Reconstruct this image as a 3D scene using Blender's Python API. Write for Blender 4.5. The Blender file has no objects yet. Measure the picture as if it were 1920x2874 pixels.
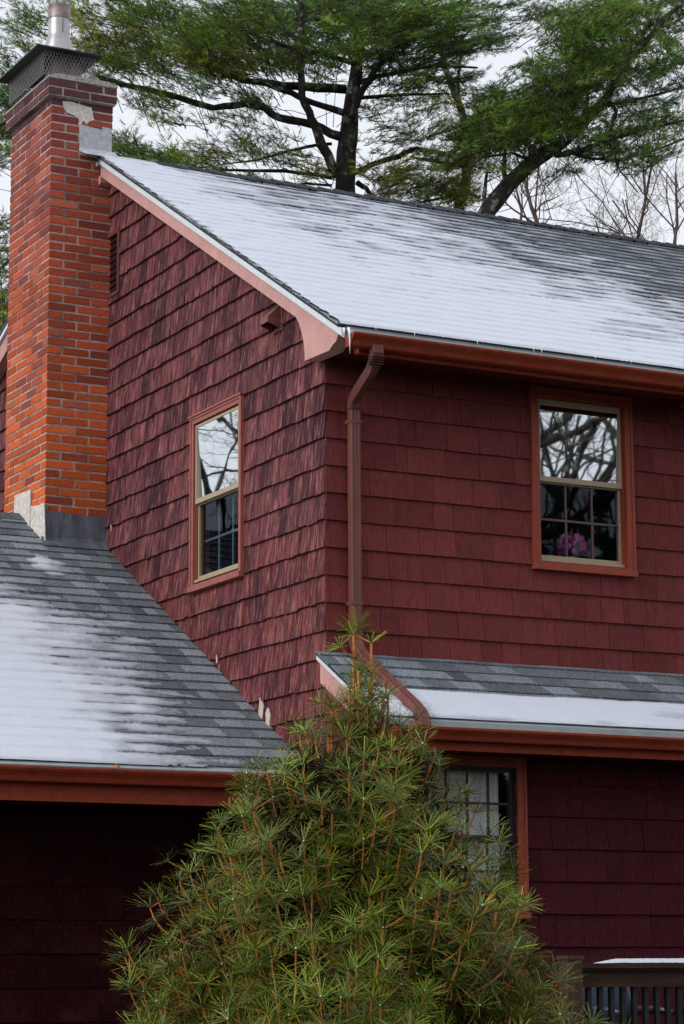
import bpy, math, random
import numpy as np
from math import radians as RD, sin, cos, pi
random.seed(7); RNG = np.random.default_rng(11)
sc = bpy.context.scene
COL = sc.collection

# ------------------------------------------------------------------ camera
F = 4.809*1437; YAW, PIT, ROL = map(RD, (27.92, 10.69, 0.325))
fw = np.array([sin(YAW)*cos(PIT), cos(YAW)*cos(PIT), sin(PIT)])
rt = np.array([cos(YAW), -sin(YAW), 0.0]); dn = np.cross(fw, rt)
RX = cos(ROL)*rt+sin(ROL)*dn; RDN = -sin(ROL)*rt+cos(ROL)*dn
CAM = np.array([-7.861, -15.073, 1.6])
def at(x, y, Y):
    """photo pixel -> point on the vertical plane at depth Y"""
    q = (x-960)/F*RX+(y-1437)/F*RDN+fw
    return CAM+q*(Y-CAM[1])/q[1]
cam = bpy.data.cameras.new('camera'); camo = bpy.data.objects.new('camera', cam); COL.objects.link(camo)
from mathutils import Matrix, Vector
m = Matrix(((RX[0], -RDN[0], -fw[0], CAM[0]), (RX[1], -RDN[1], -fw[1], CAM[1]), (RX[2], -RDN[2], -fw[2], CAM[2]), (0, 0, 0, 1)))
camo.matrix_world = m
cam.sensor_fit = 'VERTICAL'; cam.sensor_height = 36; cam.sensor_width = 24; cam.lens = 4.809/2*36
cam.clip_end = 3000; sc.camera = camo

# ------------------------------------------------------------------ mesh helpers
class MB:
    def __init__(s): s.v = []; s.f = []; s.c = []
    def poly(s, pts, col=(1, 1, 1)):
        n = len(s.v); s.v += [tuple(p) for p in pts]; s.f.append(tuple(range(n, n+len(pts)))); s.c.append(col)
    def mesh(s, V, Fc, col=(1, 1, 1)):
        n = len(s.v); s.v += [tuple(p) for p in V]
        for f in Fc: s.f.append(tuple(i+n for i in f)); s.c.append(col)
    def box(s, a, b, col=(1, 1, 1), bev=0):
        x0, y0, z0 = a; x1, y1, z1 = b
        s.mesh([(x0, y0, z0), (x1, y0, z0), (x1, y1, z0), (x0, y1, z0), (x0, y0, z1), (x1, y0, z1), (x1, y1, z1), (x0, y1, z1)],
               [(0, 3, 2, 1), (4, 5, 6, 7), (0, 1, 5, 4), (1, 2, 6, 5), (2, 3, 7, 6), (3, 0, 4, 7)], col)
    def prism(s, prof, axis, a, b, col=(1, 1, 1)):
        """profile of 2D points extruded along axis (0: prof=(y,z), 1: prof=(x,z), 2: (x,y))"""
        def P(p, t):
            return (t, p[0], p[1]) if axis == 0 else ((p[0], t, p[1]) if axis == 1 else (p[0], p[1], t))
        n = len(prof); V = [P(p, a) for p in prof]+[P(p, b) for p in prof]
        Fc = [tuple(range(n)), tuple(range(2*n-1, n-1, -1))]+[(i, i+n, (i+1) % n+n, (i+1) % n) for i in range(n)]
        s.mesh(V, Fc, col)
    def tube(s, pts, rad, n=8, col=(1, 1, 1), cap=True, sq=None):
        pts = [np.array(p, float) for p in pts]; V = []; N = len(pts)
        t0 = pts[1]-pts[0]; up = np.array([0, 0, 1.0]) if abs(t0[2]) < .9*np.linalg.norm(t0) else np.array([1.0, 0, 0])
        if sq is not None: up = np.array(sq[2], float)
        for i in range(N):
            t = pts[min(i+1, N-1)]-pts[max(i-1, 0)]; t = t/(np.linalg.norm(t)+1e-9)
            u = np.cross(t, up); u /= (np.linalg.norm(u)+1e-9); w = np.cross(u, t)
            if sq is None: up = w
            r = rad[i] if hasattr(rad, '__len__') else rad
            if sq is not None:
                for (a, b) in sq[3]: V.append(pts[i]+u*a*sq[0]+w*b*sq[1])
            else:
                for k in range(n):
                    a = 2*pi*k/n; V.append(pts[i]+u*cos(a)*r+w*sin(a)*r)
        if sq is not None: n = len(sq[3])
        Fc = []
        for i in range(N-1):
            for k in range(n): Fc.append((i*n+k, i*n+(k+1) % n, (i+1)*n+(k+1) % n, (i+1)*n+k))
        if cap: Fc += [tuple(range(n-1, -1, -1)), tuple(range((N-1)*n, N*n))]
        s.mesh(V, Fc, col)
    def build(s, name, mat, parent=None, smooth=False):
        return build_np(name, s.v, s.f, s.c, mat, parent, smooth)
def build_np(name, V, Fc, cols, mat, parent=None, smooth=False):
    me = bpy.data.meshes.new(name)
    if isinstance(Fc, np.ndarray):
        V = np.asarray(V, np.float32); k = Fc.shape[1]; nf = len(Fc)
        me.vertices.add(len(V)); me.vertices.foreach_set('co', V.ravel())
        me.loops.add(nf*k); me.loops.foreach_set('vertex_index', Fc.astype(np.int32).ravel())
        me.polygons.add(nf); me.polygons.foreach_set('loop_start', np.arange(nf, dtype=np.int32)*k)
        me.update(calc_edges=True)
    else:
        me.from_pydata(V, [], Fc); me.update()
    if cols is not None and len(cols):
        a = me.attributes.new('Col', 'FLOAT_COLOR', 'FACE')
        c = np.ones((len(cols), 4), np.float32); c[:, :3] = np.asarray(cols, np.float32)[:, :3]
        a.data.foreach_set('color', c.ravel())
    if smooth: me.polygons.foreach_set('use_smooth', np.ones(len(me.polygons), bool))
    me.materials.append(mat); me.update()
    o = bpy.data.objects.new(name, me); COL.objects.link(o)
    if parent is not None: o.parent = parent
    return o
def empty(name, loc=(0, 0, 0)):
    o = bpy.data.objects.new(name, None); COL.objects.link(o); o.location = loc; o.empty_display_size = .2; return o
def tag(o, label=None, cat=None, group=None, kind=None):
    for k, v in (('label', label), ('category', cat), ('group', group), ('kind', kind)):
        if v: o[k] = v
    return o
def shift(o, loc):
    """move a mesh's data so its thing's Empty can stand at loc"""
    o.matrix_parent_inverse = Matrix.Translation(-Vector(loc)); return o

# ------------------------------------------------------------------ materials
def mat(name, base=(.5, .5, .5), rough=.7, attr=False, spec=.3, metal=0, noise=None, bump=None, streak=None, blotch=None, trans=None):
    """base colour, times the face colour, times noises. noise=(scale,amount) streak=(scale xyz, lo, hi, colour, strength)"""
    m = bpy.data.materials.new(name); m.use_nodes = True; nt = m.node_tree; N = nt.nodes; L = nt.links
    b = N['Principled BSDF']; b.inputs['Roughness'].default_value = rough; b.inputs['Metallic'].default_value = metal
    b.inputs['Specular IOR Level'].default_value = spec
    tc = N.new('ShaderNodeTexCoord')
    rgb = N.new('ShaderNodeRGB'); rgb.outputs[0].default_value = (*base, 1); cur = rgb.outputs[0]
    def mix(mode, a, bb, fac):
        x = N.new('ShaderNodeMix'); x.data_type = 'RGBA'; x.blend_type = mode
        if isinstance(fac, (int, float)): x.inputs[0].default_value = fac
        else: L.new(fac, x.inputs[0])
        L.new(a, x.inputs[6])
        if isinstance(bb, tuple): x.inputs[7].default_value = (*bb, 1)
        else: L.new(bb, x.inputs[7])
        return x.outputs[2]
    src = tc.outputs['Object']
    if attr:
        at_ = N.new('ShaderNodeAttribute'); at_.attribute_name = 'Col'
    if attr == 'piece':       # every shingle or brick gets its own stretch of grain
        vm_ = N.new('ShaderNodeVectorMath'); vm_.operation = 'MULTIPLY_ADD'; L.new(at_.outputs['Color'], vm_.inputs[0]); vm_.inputs[1].default_value = (97, 131, 0); L.new(src, vm_.inputs[2]); src = vm_.outputs[0]
    def nz(scale, det=4, rough_=.6):
        mp = N.new('ShaderNodeMapping'); L.new(src, mp.inputs[0])
        mp.inputs['Scale'].default_value = scale if isinstance(scale, tuple) else (scale,)*3
        n = N.new('ShaderNodeTexNoise'); n.inputs['Scale'].default_value = 1; n.inputs['Detail'].default_value = det
        n.inputs['Roughness'].default_value = rough_
        L.new(mp.outputs[0], n.inputs['Vector']); return n.outputs['Fac']
    def ramp(f, lo, hi, a=0., bb=1.):
        r = N.new('ShaderNodeMapRange'); L.new(f, r.inputs[0]); r.inputs[1].default_value = lo; r.inputs[2].default_value = hi
        r.inputs[3].default_value = a; r.inputs[4].default_value = bb; return r.outputs[0]
    if attr:
        cur = mix('MULTIPLY', cur, at_.outputs['Color'], 1.0)
    for st in (streak or []):
        f = ramp(nz(st[0]), st[1], st[2], 0, st[4]); cur = mix('MIX', cur, st[3], f)
    if noise:
        f = ramp(nz(noise[0]), .3, .7, 1-noise[1], 1+noise[1])
        cmb = N.new('ShaderNodeCombineColor')
        for i in range(3): L.new(f, cmb.inputs[i])
        cur = mix('MULTIPLY', cur, cmb.outputs[0], 1.0)
    L.new(cur, b.inputs['Base Color'])
    if bump:
        bp = N.new('ShaderNodeBump'); bp.inputs['Strength'].default_value = bump[1]; bp.inputs['Distance'].default_value = bump[2]
        L.new(nz(bump[0]), bp.inputs['Height']); L.new(bp.outputs[0], b.inputs['Normal'])
    if trans:
        b.inputs['Subsurface Weight'].default_value = trans; b.inputs['Subsurface Radius'].default_value = (.05, .06, .08)
    return m
M = {}
M['shake'] = mat('weathered_cedar_shingle', (.98, .92, .93), .75, 'piece', .12, noise=((70, 70, 5), .38), bump=((90, 90, 4), .6, .006),
    streak=[((22, 22, 1.2), .49, .60, (.034, .012, .020), .72), ((60, 60, 2.0), .50, .60, (.040, .014, .022), .70), ((48, 48, 2.2), .55, .64, (.36, .17, .155), .62), ((7.0, 7.0, 2.2), .54, .66, (.028, .010, .018), .62), ((2.2, 2.2, 2.2), .48, .70, (.045, .018, .026), .45)])
M['shake2'] = mat('painted_shingle', (1, 1, 1), .9, 'piece', .04, noise=((90, 90, 9), .22), bump=((110, 110, 5), .5, .004),
    streak=[((9, 9, 1.5), .56, .74, (.06, .012, .014), .35), ((60, 60, 60), .60, .70, (.20, .08, .075), .35), ((2.5, 2.5, 2.5), .50, .70, (.09, .03, .03), .35)])
M['trim'] = mat('red_brown_trim_paint', (.255, .042, .020), .6, False, .15, noise=((14, 14, 14), .16), bump=((60, 60, 60), .15, .002),
    streak=[((30, 120, 120), .62, .72, (.35, .13, .06), .4)])
M['trim_pale'] = mat('faded_salmon_rake_paint', (.52, .285, .26), .6, False, .25, noise=((6, 6, 6), .12), bump=((80, 80, 80), .15, .002),
    streak=[((40, 18, 60), .64, .70, (.22, .09, .07), .5)])
M['casing'] = mat('red_window_casing_paint', (.27, .050, .026), .5, False, .3, noise=((18, 18, 18), .15), streak=[((60, 60, 20), .64, .72, (.18, .05, .03), .5)])
M['casing2'] = mat('faded_window_casing_paint', (.30, .095, .078), .55, False, .3, noise=((14, 14, 14), .12), streak=[((70, 70, 25), .62, .72, (.55, .36, .30), .5)])
M['downspout'] = mat('downspout_paint', (.155, .050, .040), .45, False, .35, noise=((12, 12, 4), .15), bump=((50, 50, 50), .1, .001))
M['drip'] = mat('white_drip_metal', (.62, .67, .72), .4, False, .4, noise=((8, 8, 8), .07))
M['greymetal'] = mat('grey_gutter_apron', (.32, .36, .37), .45, False, .4, noise=((9, 9, 9), .12))
M['brick'] = mat('red_brick', (1, 1, 1), .85, 'piece', .2, noise=((60, 60, 60), .22), bump=((70, 70, 70), .7, .006),
    streak=[((25, 25, 25), .60, .72, (.05, .02, .02), .35), ((14, 14, 30), .66, .74, (.48, .17, .05), .35)])
M['mortar'] = mat('mortar', (.44, .385, .36), .95, False, .1, noise=((40, 40, 40), .25), bump=((60, 60, 60), .8, .006),
    streak=[((3, 3, 2), .46, .60, (.11, .09, .09), .7)])
M['crown'] = mat('cement_crown', (.36, .33, .32), .95, False, .1, noise=((30, 30, 30), .3), bump=((40, 40, 40), .8, .01))
M['lead'] = mat('grey_lead_flashing', (.13, .145, .18), .5, False, .4, .3, noise=((9, 9, 5), .35), bump=((20, 20, 20), .4, .006),
    streak=[((30, 30, 6), .55, .7, (.30, .32, .36), .5)])
M['leadlight'] = mat('pale_lead_flashing', (.42, .44, .48), .6, False, .3, noise=((22, 22, 22), .25), bump=((30, 30, 30), .5, .008))
M['patch'] = mat('pale_mortar_patch', (.62, .58, .54), .9, False, .2, noise=((30, 30, 30), .25), bump=((35, 35, 35), .9, .012),
    streak=[((20, 20, 30), .6, .7, (.28, .26, .26), .6)])
M['steel'] = mat('galvanised_steel', (.42, .41, .42), .38, False, .5, .75, noise=((5, 5, 14), .2), streak=[((16, 16, 3), .58, .7, (.2, .17, .16), .5)])
M['rusty'] = mat('stained_steel', (.25, .21, .20), .5, False, .5, .6, noise=((8, 8, 14), .3), streak=[((10, 10, 10), .5, .65, (.16, .06, .03), .6)])
M['blacksteel'] = mat('black_sheet_metal', (.018, .017, .02), .4, False, .5, .3, noise=((10, 10, 10), .4))
M['wire'] = mat('galvanised_wire', (.30, .29, .31), .5, False, .5, .3)
M['asphalt'] = mat('asphalt_shingle', (1, 1, 1), .9, True, .2, noise=((70, 70, 70), .6), bump=((240, 240, 240), .6, .004),
    streak=[((150, 150, 150), .56, .66, (.30, .33, .36), .6), ((130, 130, 130), .56, .66, (.03, .032, .04), .6)])
M['snow'] = mat('snow', (.60, .63, .71), .8, True, .15, noise=((45, 45, 45), .04), bump=((60, 60, 60), .35, .008))
M['ice'] = mat('ice', (.85, .88, .93), .12, False, .5)
M['tan'] = mat('tan_storm_sash', (.36, .29, .19), .45, False, .4, noise=((20, 20, 20), .1))
M['darksash'] = mat('dark_window_sash', (.022, .013, .013), .5, False, .4)
M['muntin'] = mat('window_muntin', (.10, .05, .055), .5, False, .4)
M['palemuntin'] = mat('pale_window_grille', (.22, .24, .27), .6, False, .2)
M['room'] = mat('dim_room', (.012, .013, .018), .9, False, .1)
M['curtain'] = mat('grey_white_curtain', (.80, .82, .82), .9, False, .1, noise=((60, 5, 2), .2))
M['pink'] = mat('pink_petals', (.80, .14, .40), .8, False, .2, noise=((40, 40, 40), .3))
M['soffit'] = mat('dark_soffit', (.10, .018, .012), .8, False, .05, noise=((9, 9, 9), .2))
M['deck'] = mat('stained_deck_wood', (.040, .020, .012), .7, False, .25, noise=((4, 40, 40), .45), bump=((5, 60, 60), .5, .004))
M['bark'] = mat('pine_bark', (.045, .036, .034), .95, False, .1, noise=((9, 9, 3), .45), bump=((14, 14, 4), 1, .05),
    streak=[((6, 6, 5), .57, .63, (.26, .31, .27), .75)])
M['bark2'] = mat('grey_brown_bark', (.11, .085, .075), .95, False, .1, noise=((8, 8, 3), .4))
M['stem'] = mat('orange_brown_stem', (.46, .17, .045), .75, True, .25, noise=((40, 40, 25), .25))
def leafmat(name, base, tr=.25, rough=.5, spec=.35):
    m = bpy.data.materials.new(name); m.use_nodes = True; nt = m.node_tree; N = nt.nodes; L = nt.links
    b = N['Principled BSDF']; b.inputs['Roughness'].default_value = rough; b.inputs['Specular IOR Level'].default_value = spec
    a = N.new('ShaderNodeAttribute'); a.attribute_name = 'Col'
    x = N.new('ShaderNodeMix'); x.data_type = 'RGBA'; x.blend_type = 'MULTIPLY'; x.inputs[0].default_value = 1
    x.inputs[6].default_value = (*base, 1); L.new(a.outputs['Color'], x.inputs[7]); L.new(x.outputs[2], b.inputs['Base Color'])
    t = N.new('ShaderNodeBsdfTranslucent'); L.new(x.outputs[2], t.inputs['Color'])
    ms = N.new('ShaderNodeMixShader'); ms.inputs[0].default_value = tr
    L.new(b.outputs[0], ms.inputs[1]); L.new(t.outputs[0], ms.inputs[2]); L.new(ms.outputs[0], N['Material Output'].inputs[0])
    return m
M['needle'] = leafmat('umbrella_pine_needle', (1, 1, 1), .05, .35, .38)
M['pine'] = leafmat('white_pine_needle', (1, 1, 1), .35, .5, .3)
def glassmat(name, tint, refl, bumps, transp):
    m = bpy.data.materials.new(name); m.use_nodes = True; nt = m.node_tree; N = nt.nodes; L = nt.links
    N.remove(N['Principled BSDF'])
    g = N.new('ShaderNodeBsdfGlossy'); g.inputs['Roughness'].default_value = .015; g.inputs['Color'].default_value = (*refl, 1)
    t = N.new('ShaderNodeBsdfTransparent'); t.inputs['Color'].default_value = (*tint, 1)
    lw = N.new('ShaderNodeLayerWeight'); lw.inputs[0].default_value = .3
    mr = N.new('ShaderNodeMapRange'); L.new(lw.outputs['Facing'], mr.inputs[0]); mr.inputs[3].default_value = transp[0]; mr.inputs[4].default_value = transp[1]
    ms = N.new('ShaderNodeMixShader'); L.new(mr.outputs[0], ms.inputs[0]); L.new(t.outputs[0], ms.inputs[1]); L.new(g.outputs[0], ms.inputs[2])
    tc = N.new('ShaderNodeTexCoord'); n = N.new('ShaderNodeTexNoise'); n.inputs['Scale'].default_value = bumps[0]; n.inputs['Detail'].default_value = 1.5
    L.new(tc.outputs['Object'], n.inputs['Vector'])
    bp = N.new('ShaderNodeBump'); bp.inputs['Strength'].default_value = bumps[1]; bp.inputs['Distance'].default_value = .01
    L.new(n.outputs['Fac'], bp.inputs['Height']); L.new(bp.outputs[0], g.inputs['Normal'])
    L.new(ms.outputs[0], N['Material Output'].inputs[0]); return m
M['glass'] = glassmat('reflective_storm_glass', (.6, .65, .7), (.86, .9, .93), (2.4, .055), (.80, .9))
M['screen'] = glassmat('screened_lower_glass', (.55, .6, .65), (.5, .58, .68), (2.0, .2), (.05, .16))
M['darkglass'] = glassmat('shaded_glass', (.92, .92, .94), (.8, .8, .85), (2.0, .2), (.06, .12))

# ------------------------------------------------------------------ 2D clipping
def clip(poly, a, b, c):
    """keep a*x+b*y<=c"""
    out = []; n = len(poly)
    for i in range(n):
        p, q = poly[i], poly[(i+1) % n]; dp = a*p[0]+b*p[1]-c; dq = a*q[0]+b*q[1]-c
        if dp <= 0: out.append(p)
        if (dp < 0 < dq) or (dq < 0 < dp):
            t = dp/(dp-dq); out.append((p[0]+t*(q[0]-p[0]), p[1]+t*(q[1]-p[1])))
    return out
def area(p): return abs(sum(p[i][0]*p[(i+1) % len(p)][1]-p[(i+1) % len(p)][0]*p[i][1] for i in range(len(p))))/2 if len(p) > 2 else 0
def sub_rect(poly, r):
    """polygon minus axis-aligned rect r=(u0,v0,u1,v1) -> pieces"""
    out = []; u0, v0, u1, v1 = r
    out.append(clip(poly, 1, 0, u0)); out.append(clip(poly, -1, 0, -u1))
    mid = clip(clip(poly, -1, 0, -u0), 1, 0, u1)
    if len(mid) > 2: out.append(clip(mid, 0, 1, v0)); out.append(clip(mid, 0, -1, -v1))
    return [p for p in out if area(p) > 1e-5]
def shingle_wall(mb, P, u0, u1, v0, v1, exp_, holes, planes, colf, wr=(.07, .22), th=.013, wob=.004, phase=0, slant=.002):
    tight = slant < .0015
    """P(u,v,d): wall point, d = distance proud of the wall"""
    rows = int(math.ceil((v1-v0)/exp_))
    for k in range(rows):
        vb = v0+k*exp_; vt = vb+exp_+.004; u = u0
        while u < u1-1e-6:
            w = random.uniform(*wr); ue = min(u+w, u1)
            if u1-ue < .04: ue = u1
            g = random.uniform(.0009, .0024) if tight else random.uniform(.0006, .0032); dv = random.uniform(-wob, wob) if wob else 0
            sl = random.uniform(-slant, slant)
            c = colf(u, vb)
            quad = [(u+g, vb+dv), (ue-g, vb+dv+sl), (ue-g, vt), (u+g, vt)]
            pcs = [quad]
            for (a, b, cc) in planes:
                pcs = [q for q in (clip(p, a, b, cc) for p in pcs) if len(q) > 2 and area(q) > 1e-5]
            for h in holes:
                nx = []
                for p in pcs: nx += sub_rect(p, h)
                pcs = nx
            tb = th+random.uniform(-.002, .004); tt = .003
            def D(v): return tb+(tt-tb)*max(0, min(1, (v-vb)/(exp_)))
            for p in pcs:
                n = len(p); V = [P(q[0], q[1], D(q[1])) for q in p]+[P(q[0], q[1], -.002) for q in p]
                mb.mesh(V, [tuple(range(n))]+[(i, i+n, (i+1) % n+n, (i+1) % n) for i in range(n)], c)
            u = ue
def PG(u, v, d): return (-d, u, v)           # gable wall, plane X=0, facing -X
def PFY(Y): return lambda u, v, d: (u, Y-d, v)  # a wall facing -Y

# ================================================================== HOUSE
H = empty('house'); tag(H, 'dark red shingled house with brick chimney, snow dusted grey roofs and three windows', 'house')
RS = .58; RZ0 = 6.325                       # main roof z = RZ0+RS*Y
RY = 3.95; RZ = RZ0+RS*RY; RR = .43
WS = .574; WZ0 = 2.879; WRY = 4.576; WRZ = WZ0+WS*WRY
PS = .57; PZ0 = 3.82
def roofz(Y): return RZ0+RS*Y if Y < RY else RZ-RR*(Y-RY)

# gable wall -----------------------------------------------------
def gcol(u, v):
    t = random.random(); base = np.array([.185, .060, .062])
    if t < .16: base = np.array([.100, .030, .034])
    elif t < .27: base = np.array([.185, .066, .060])
    elif t < .31: base = np.array([.055, .018, .021])
    base = base*random.uniform(.80, 1.22)
    lim = WZ0+WS*u+.10
    if v < lim+.06 and u < 3.6 and random.random() < .30: base = base*.6+np.array([.16, .055, .012])*.5   # rust-orange stains next to the lower roof
    if v < 4.6: base = base*np.array([1.05, .9, .85])
    return tuple(base)
mb = MB()
WG = (1.325, 4.575, 2.215, 5.905)      # hole for the gable window (Y,z)
pl_front = (-RS, 1, RZ0-.10); pl_rear = (RR, 1, RZ+RR*RY-.10)
shingle_wall(mb, PG, -.012, 8.3, 5.1483-.196*14, 8.9, .196, [WG, (3.77, 7.36, 4.4, 7.93)], [pl_front, pl_rear], gcol, (.07, .23), .025, .0055, slant=.004)
mb.poly([(0.004, -.0, 0), (.004, 8.3, 0), (.004, 8.3, 6.2), (.004, RY, RZ-.1), (.004, 0, 6.2)], (.02, .008, .008)) if False else None
gw = mb.build('gable_wall', M['shake'], H)
# wall sheathing behind the shingles (with openings)
mb = MB()
def wall_sheet(mb, P, rect, holes, col):
    pcs = [[(rect[0], rect[1]), (rect[2], rect[1]), (rect[2], rect[3]), (rect[0], rect[3])]]
    for h in holes:
        nx = []
        for p in pcs: nx += sub_rect(p, h)
        pcs = nx
    for p in pcs:
        n = len(p); V = [P(q[0], q[1], 0) for q in p]+[P(q[0], q[1], -.10) for q in p]
        mb.mesh(V, [tuple(range(n)), tuple(range(2*n-1, n-1, -1))]+[(i, i+n, (i+1) % n+n, (i+1) % n) for i in range(n)], col)
wall_sheet(mb, PG, (0.12, 0, 8.2, 6.2), [WG], (.03, .012, .012))
mb.mesh([(.001, 0.12, 6.2), (.001, RY, RZ-.12), (.001, 8.2, 6.2), (.1, 0.12, 6.2), (.1, RY, RZ-.12), (.1, 8.2, 6.2)], [(0, 1, 2), (5, 4, 3), (0, 3, 4, 1), (1, 4, 5, 2)], (.03, .012, .012))
mb.build('gable_sheathing', M['shake2'], H)
# upper front wall -------------------------------------------------
def fcol(u, v):
    b = np.array([.168, .040, .040])*random.uniform(.87, 1.13)
    if random.random() < .1: b *= .85
    return tuple(b)
WF = (1.715, 4.55, 2.572, 5.885)
mb = MB()
shingle_wall(mb, PFY(0), -.012, 9.0, 5.1483-.196*7, 6.0, .196, [WF], [], fcol, (.10, .34), .021, .0015, slant=.0008)
# short starter course above the lower roof
shingle_wall(mb, PFY(-.004), .0, 9.0, 3.80, 5.1483-.196*6.999, .30, [], [], fcol, (.09, .16), .010, .001, slant=0)
mb.build('front_wall', M['shake2'], H)
mb = MB(); wall_sheet(mb, PFY(0), (0.001, 0, 9.0, 6.1), [WF], (.03, .012, .012)); mb.build('front_sheathing', M['shake2'], H)
# lower front wall (projecting) ------------------------------------
LWY = -.45; WL = (.46, 2.02, 1.235, 3.06)
mb = MB()
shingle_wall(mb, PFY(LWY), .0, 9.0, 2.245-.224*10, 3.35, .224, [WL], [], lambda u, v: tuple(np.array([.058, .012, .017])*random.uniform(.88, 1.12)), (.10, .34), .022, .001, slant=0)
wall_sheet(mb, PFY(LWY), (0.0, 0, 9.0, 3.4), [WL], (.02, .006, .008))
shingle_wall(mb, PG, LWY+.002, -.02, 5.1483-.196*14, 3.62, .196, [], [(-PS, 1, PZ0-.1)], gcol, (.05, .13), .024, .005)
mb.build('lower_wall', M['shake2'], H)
# wing wall in deep shade -------------------------------------------
mb = MB()
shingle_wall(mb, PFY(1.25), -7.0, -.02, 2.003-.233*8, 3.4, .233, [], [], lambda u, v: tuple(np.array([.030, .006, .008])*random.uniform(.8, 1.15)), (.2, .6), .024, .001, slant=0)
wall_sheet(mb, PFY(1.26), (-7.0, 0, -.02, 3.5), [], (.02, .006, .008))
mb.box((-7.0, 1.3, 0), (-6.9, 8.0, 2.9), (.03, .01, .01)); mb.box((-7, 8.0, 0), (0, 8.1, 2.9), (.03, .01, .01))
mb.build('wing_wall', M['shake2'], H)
mb = MB(); mb.box((9.0, 0, 0), (9.1, 8.2, 6.2)); mb.box((0.2, 8.2, 0), (9.0, 8.3, 6.2)); mb.mesh([(9.1, 0, 6.2), (9.1, 8.2, 6.2), (9.1, RY, RZ-.12)], [(0, 1, 2)])
mb.build('rear_wall', mat('rear_wall_paint', (.1, .027, .025), .85), H)

# roofs: courses of laminated asphalt shingles --------------------------
EXP = .165
def roof_fn(s, z0):
    L_ = math.sqrt(1+s*s); sl = np.array([0, 1/L_, s/L_]); n = np.array([0, -s/L_, 1/L_])
    return sl, n
def make_roof(name, x0, x1, ye, yr, s, z0, seed, tilt=0.0):
    """eave at Y=ye rising to Y=yr; returns object; butt thickness saw-tooth"""
    rnd = random.Random(seed); L_ = math.sqrt(1+s*s); slen = (yr-ye)*L_
    sl, nr = roof_fn(s, z0); mb = MB(); o = np.array([0, ye, z0+s*ye])
    def P(x, v, h): return o+np.array([x, 0, 0])+sl*v+nr*h
    rows = int(slen/EXP)
    for k in range(rows+1):
        va = k*EXP; vb = min(slen, va+EXP); x = x0
        if vb-va < .01: continue
        wobx = rnd.uniform(0, .3); first = True
        while x < x1:
            w = rnd.uniform(.09, .30); xe = min(x+w, x1)
            up = rnd.random() < .5
            tb = .0125+(.0055 if up else 0); g = rnd.uniform(.8, 1.2)*(1.22 if up else .70)
            c = np.array([.170, .190, .215])*g
            if rnd.random() < .12: c = c*.7
            # a tab: slightly trapezoid, butt face at va
            sk = rnd.uniform(-.008, .008)
            dv = rnd.uniform(-.002, .002)
            xs = x-(rnd.uniform(0.0, .018) if first and x0 < -.05 and x1 > 2 else 0); first = False
            V = [P(xs+.001, va+dv, tb), P(xe-.001, va+dv, tb), P(xe-.001+sk*0, vb+.01, .0015), P(xs+.001, vb+.01, .0015),
                 P(xs+.001, va+dv, -.002), P(xe-.001, va+dv, -.002), P(xe-.001, vb+.01, -.002), P(xs+.001, vb+.01, -.002)]
            mb.mesh(V, [(0, 1, 2, 3), (0, 4, 5, 1), (0, 3, 7, 4), (1, 5, 6, 2)], tuple(c))
            x = xe
    # deck board under
    mb.mesh([P(x0, 0, -.003), P(x1, 0, -.003), P(x1, slen, -.003), P(x0, slen, -.003), P(x0, 0, -.022), P(x1, 0, -.022), P(x1, slen, -.022), P(x0, slen, -.022)],
            [(0, 1, 2, 3), (4, 7, 6, 5), (0, 4, 5, 1), (1, 5, 6, 2), (2, 6, 7, 3), (3, 7, 4, 0)], (.03, .03, .035))
    ob = mb.build(name, M['asphalt'], H)
    return ob, P, slen
EY = -.505
roof1, P1, SL1 = make_roof('roof', -.155, 9.2, EY, RY, RS, RZ0, 3)
WEY = .235
roof2, P2, SL2 = make_roof('wing_roof', -7.2, -.016, WEY, WRY, WS, WZ0, 5)
PEY = -.93
roof3, P3, SL3 = make_roof('pent_roof', -.085, 9.2, PEY, -.004, PS, PZ0, 9)
# rear slopes
mb = MB(); mb.mesh([(-.155, RY, RZ), (9.2, RY, RZ), (9.2, 8.9, RZ-RR*4.9), (-.155, 8.9, RZ-RR*4.9), (-.155, RY, RZ-.02), (9.2, RY, RZ-.02), (9.2, 8.9, RZ-RR*4.9-.02), (-.155, 8.9, RZ-RR*4.9-.02)],
    [(0, 1, 2, 3), (4, 7, 6, 5), (0, 3, 7, 4), (1, 5, 6, 2), (2, 6, 7, 3)], (.1, .11, .12)); mb.build('rear_slope', M['asphalt'], roof1)
mb = MB(); mb.mesh([(-7.2, WRY, WRZ), (-.002, WRY, WRZ), (-.002, 8.9, WRZ-WS*4.3), (-7.2, 8.9, WRZ-WS*4.3)], [(0, 1, 2, 3)], (.1, .11, .12)); mb.build('rear_slope', M['asphalt'], roof2)
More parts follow.
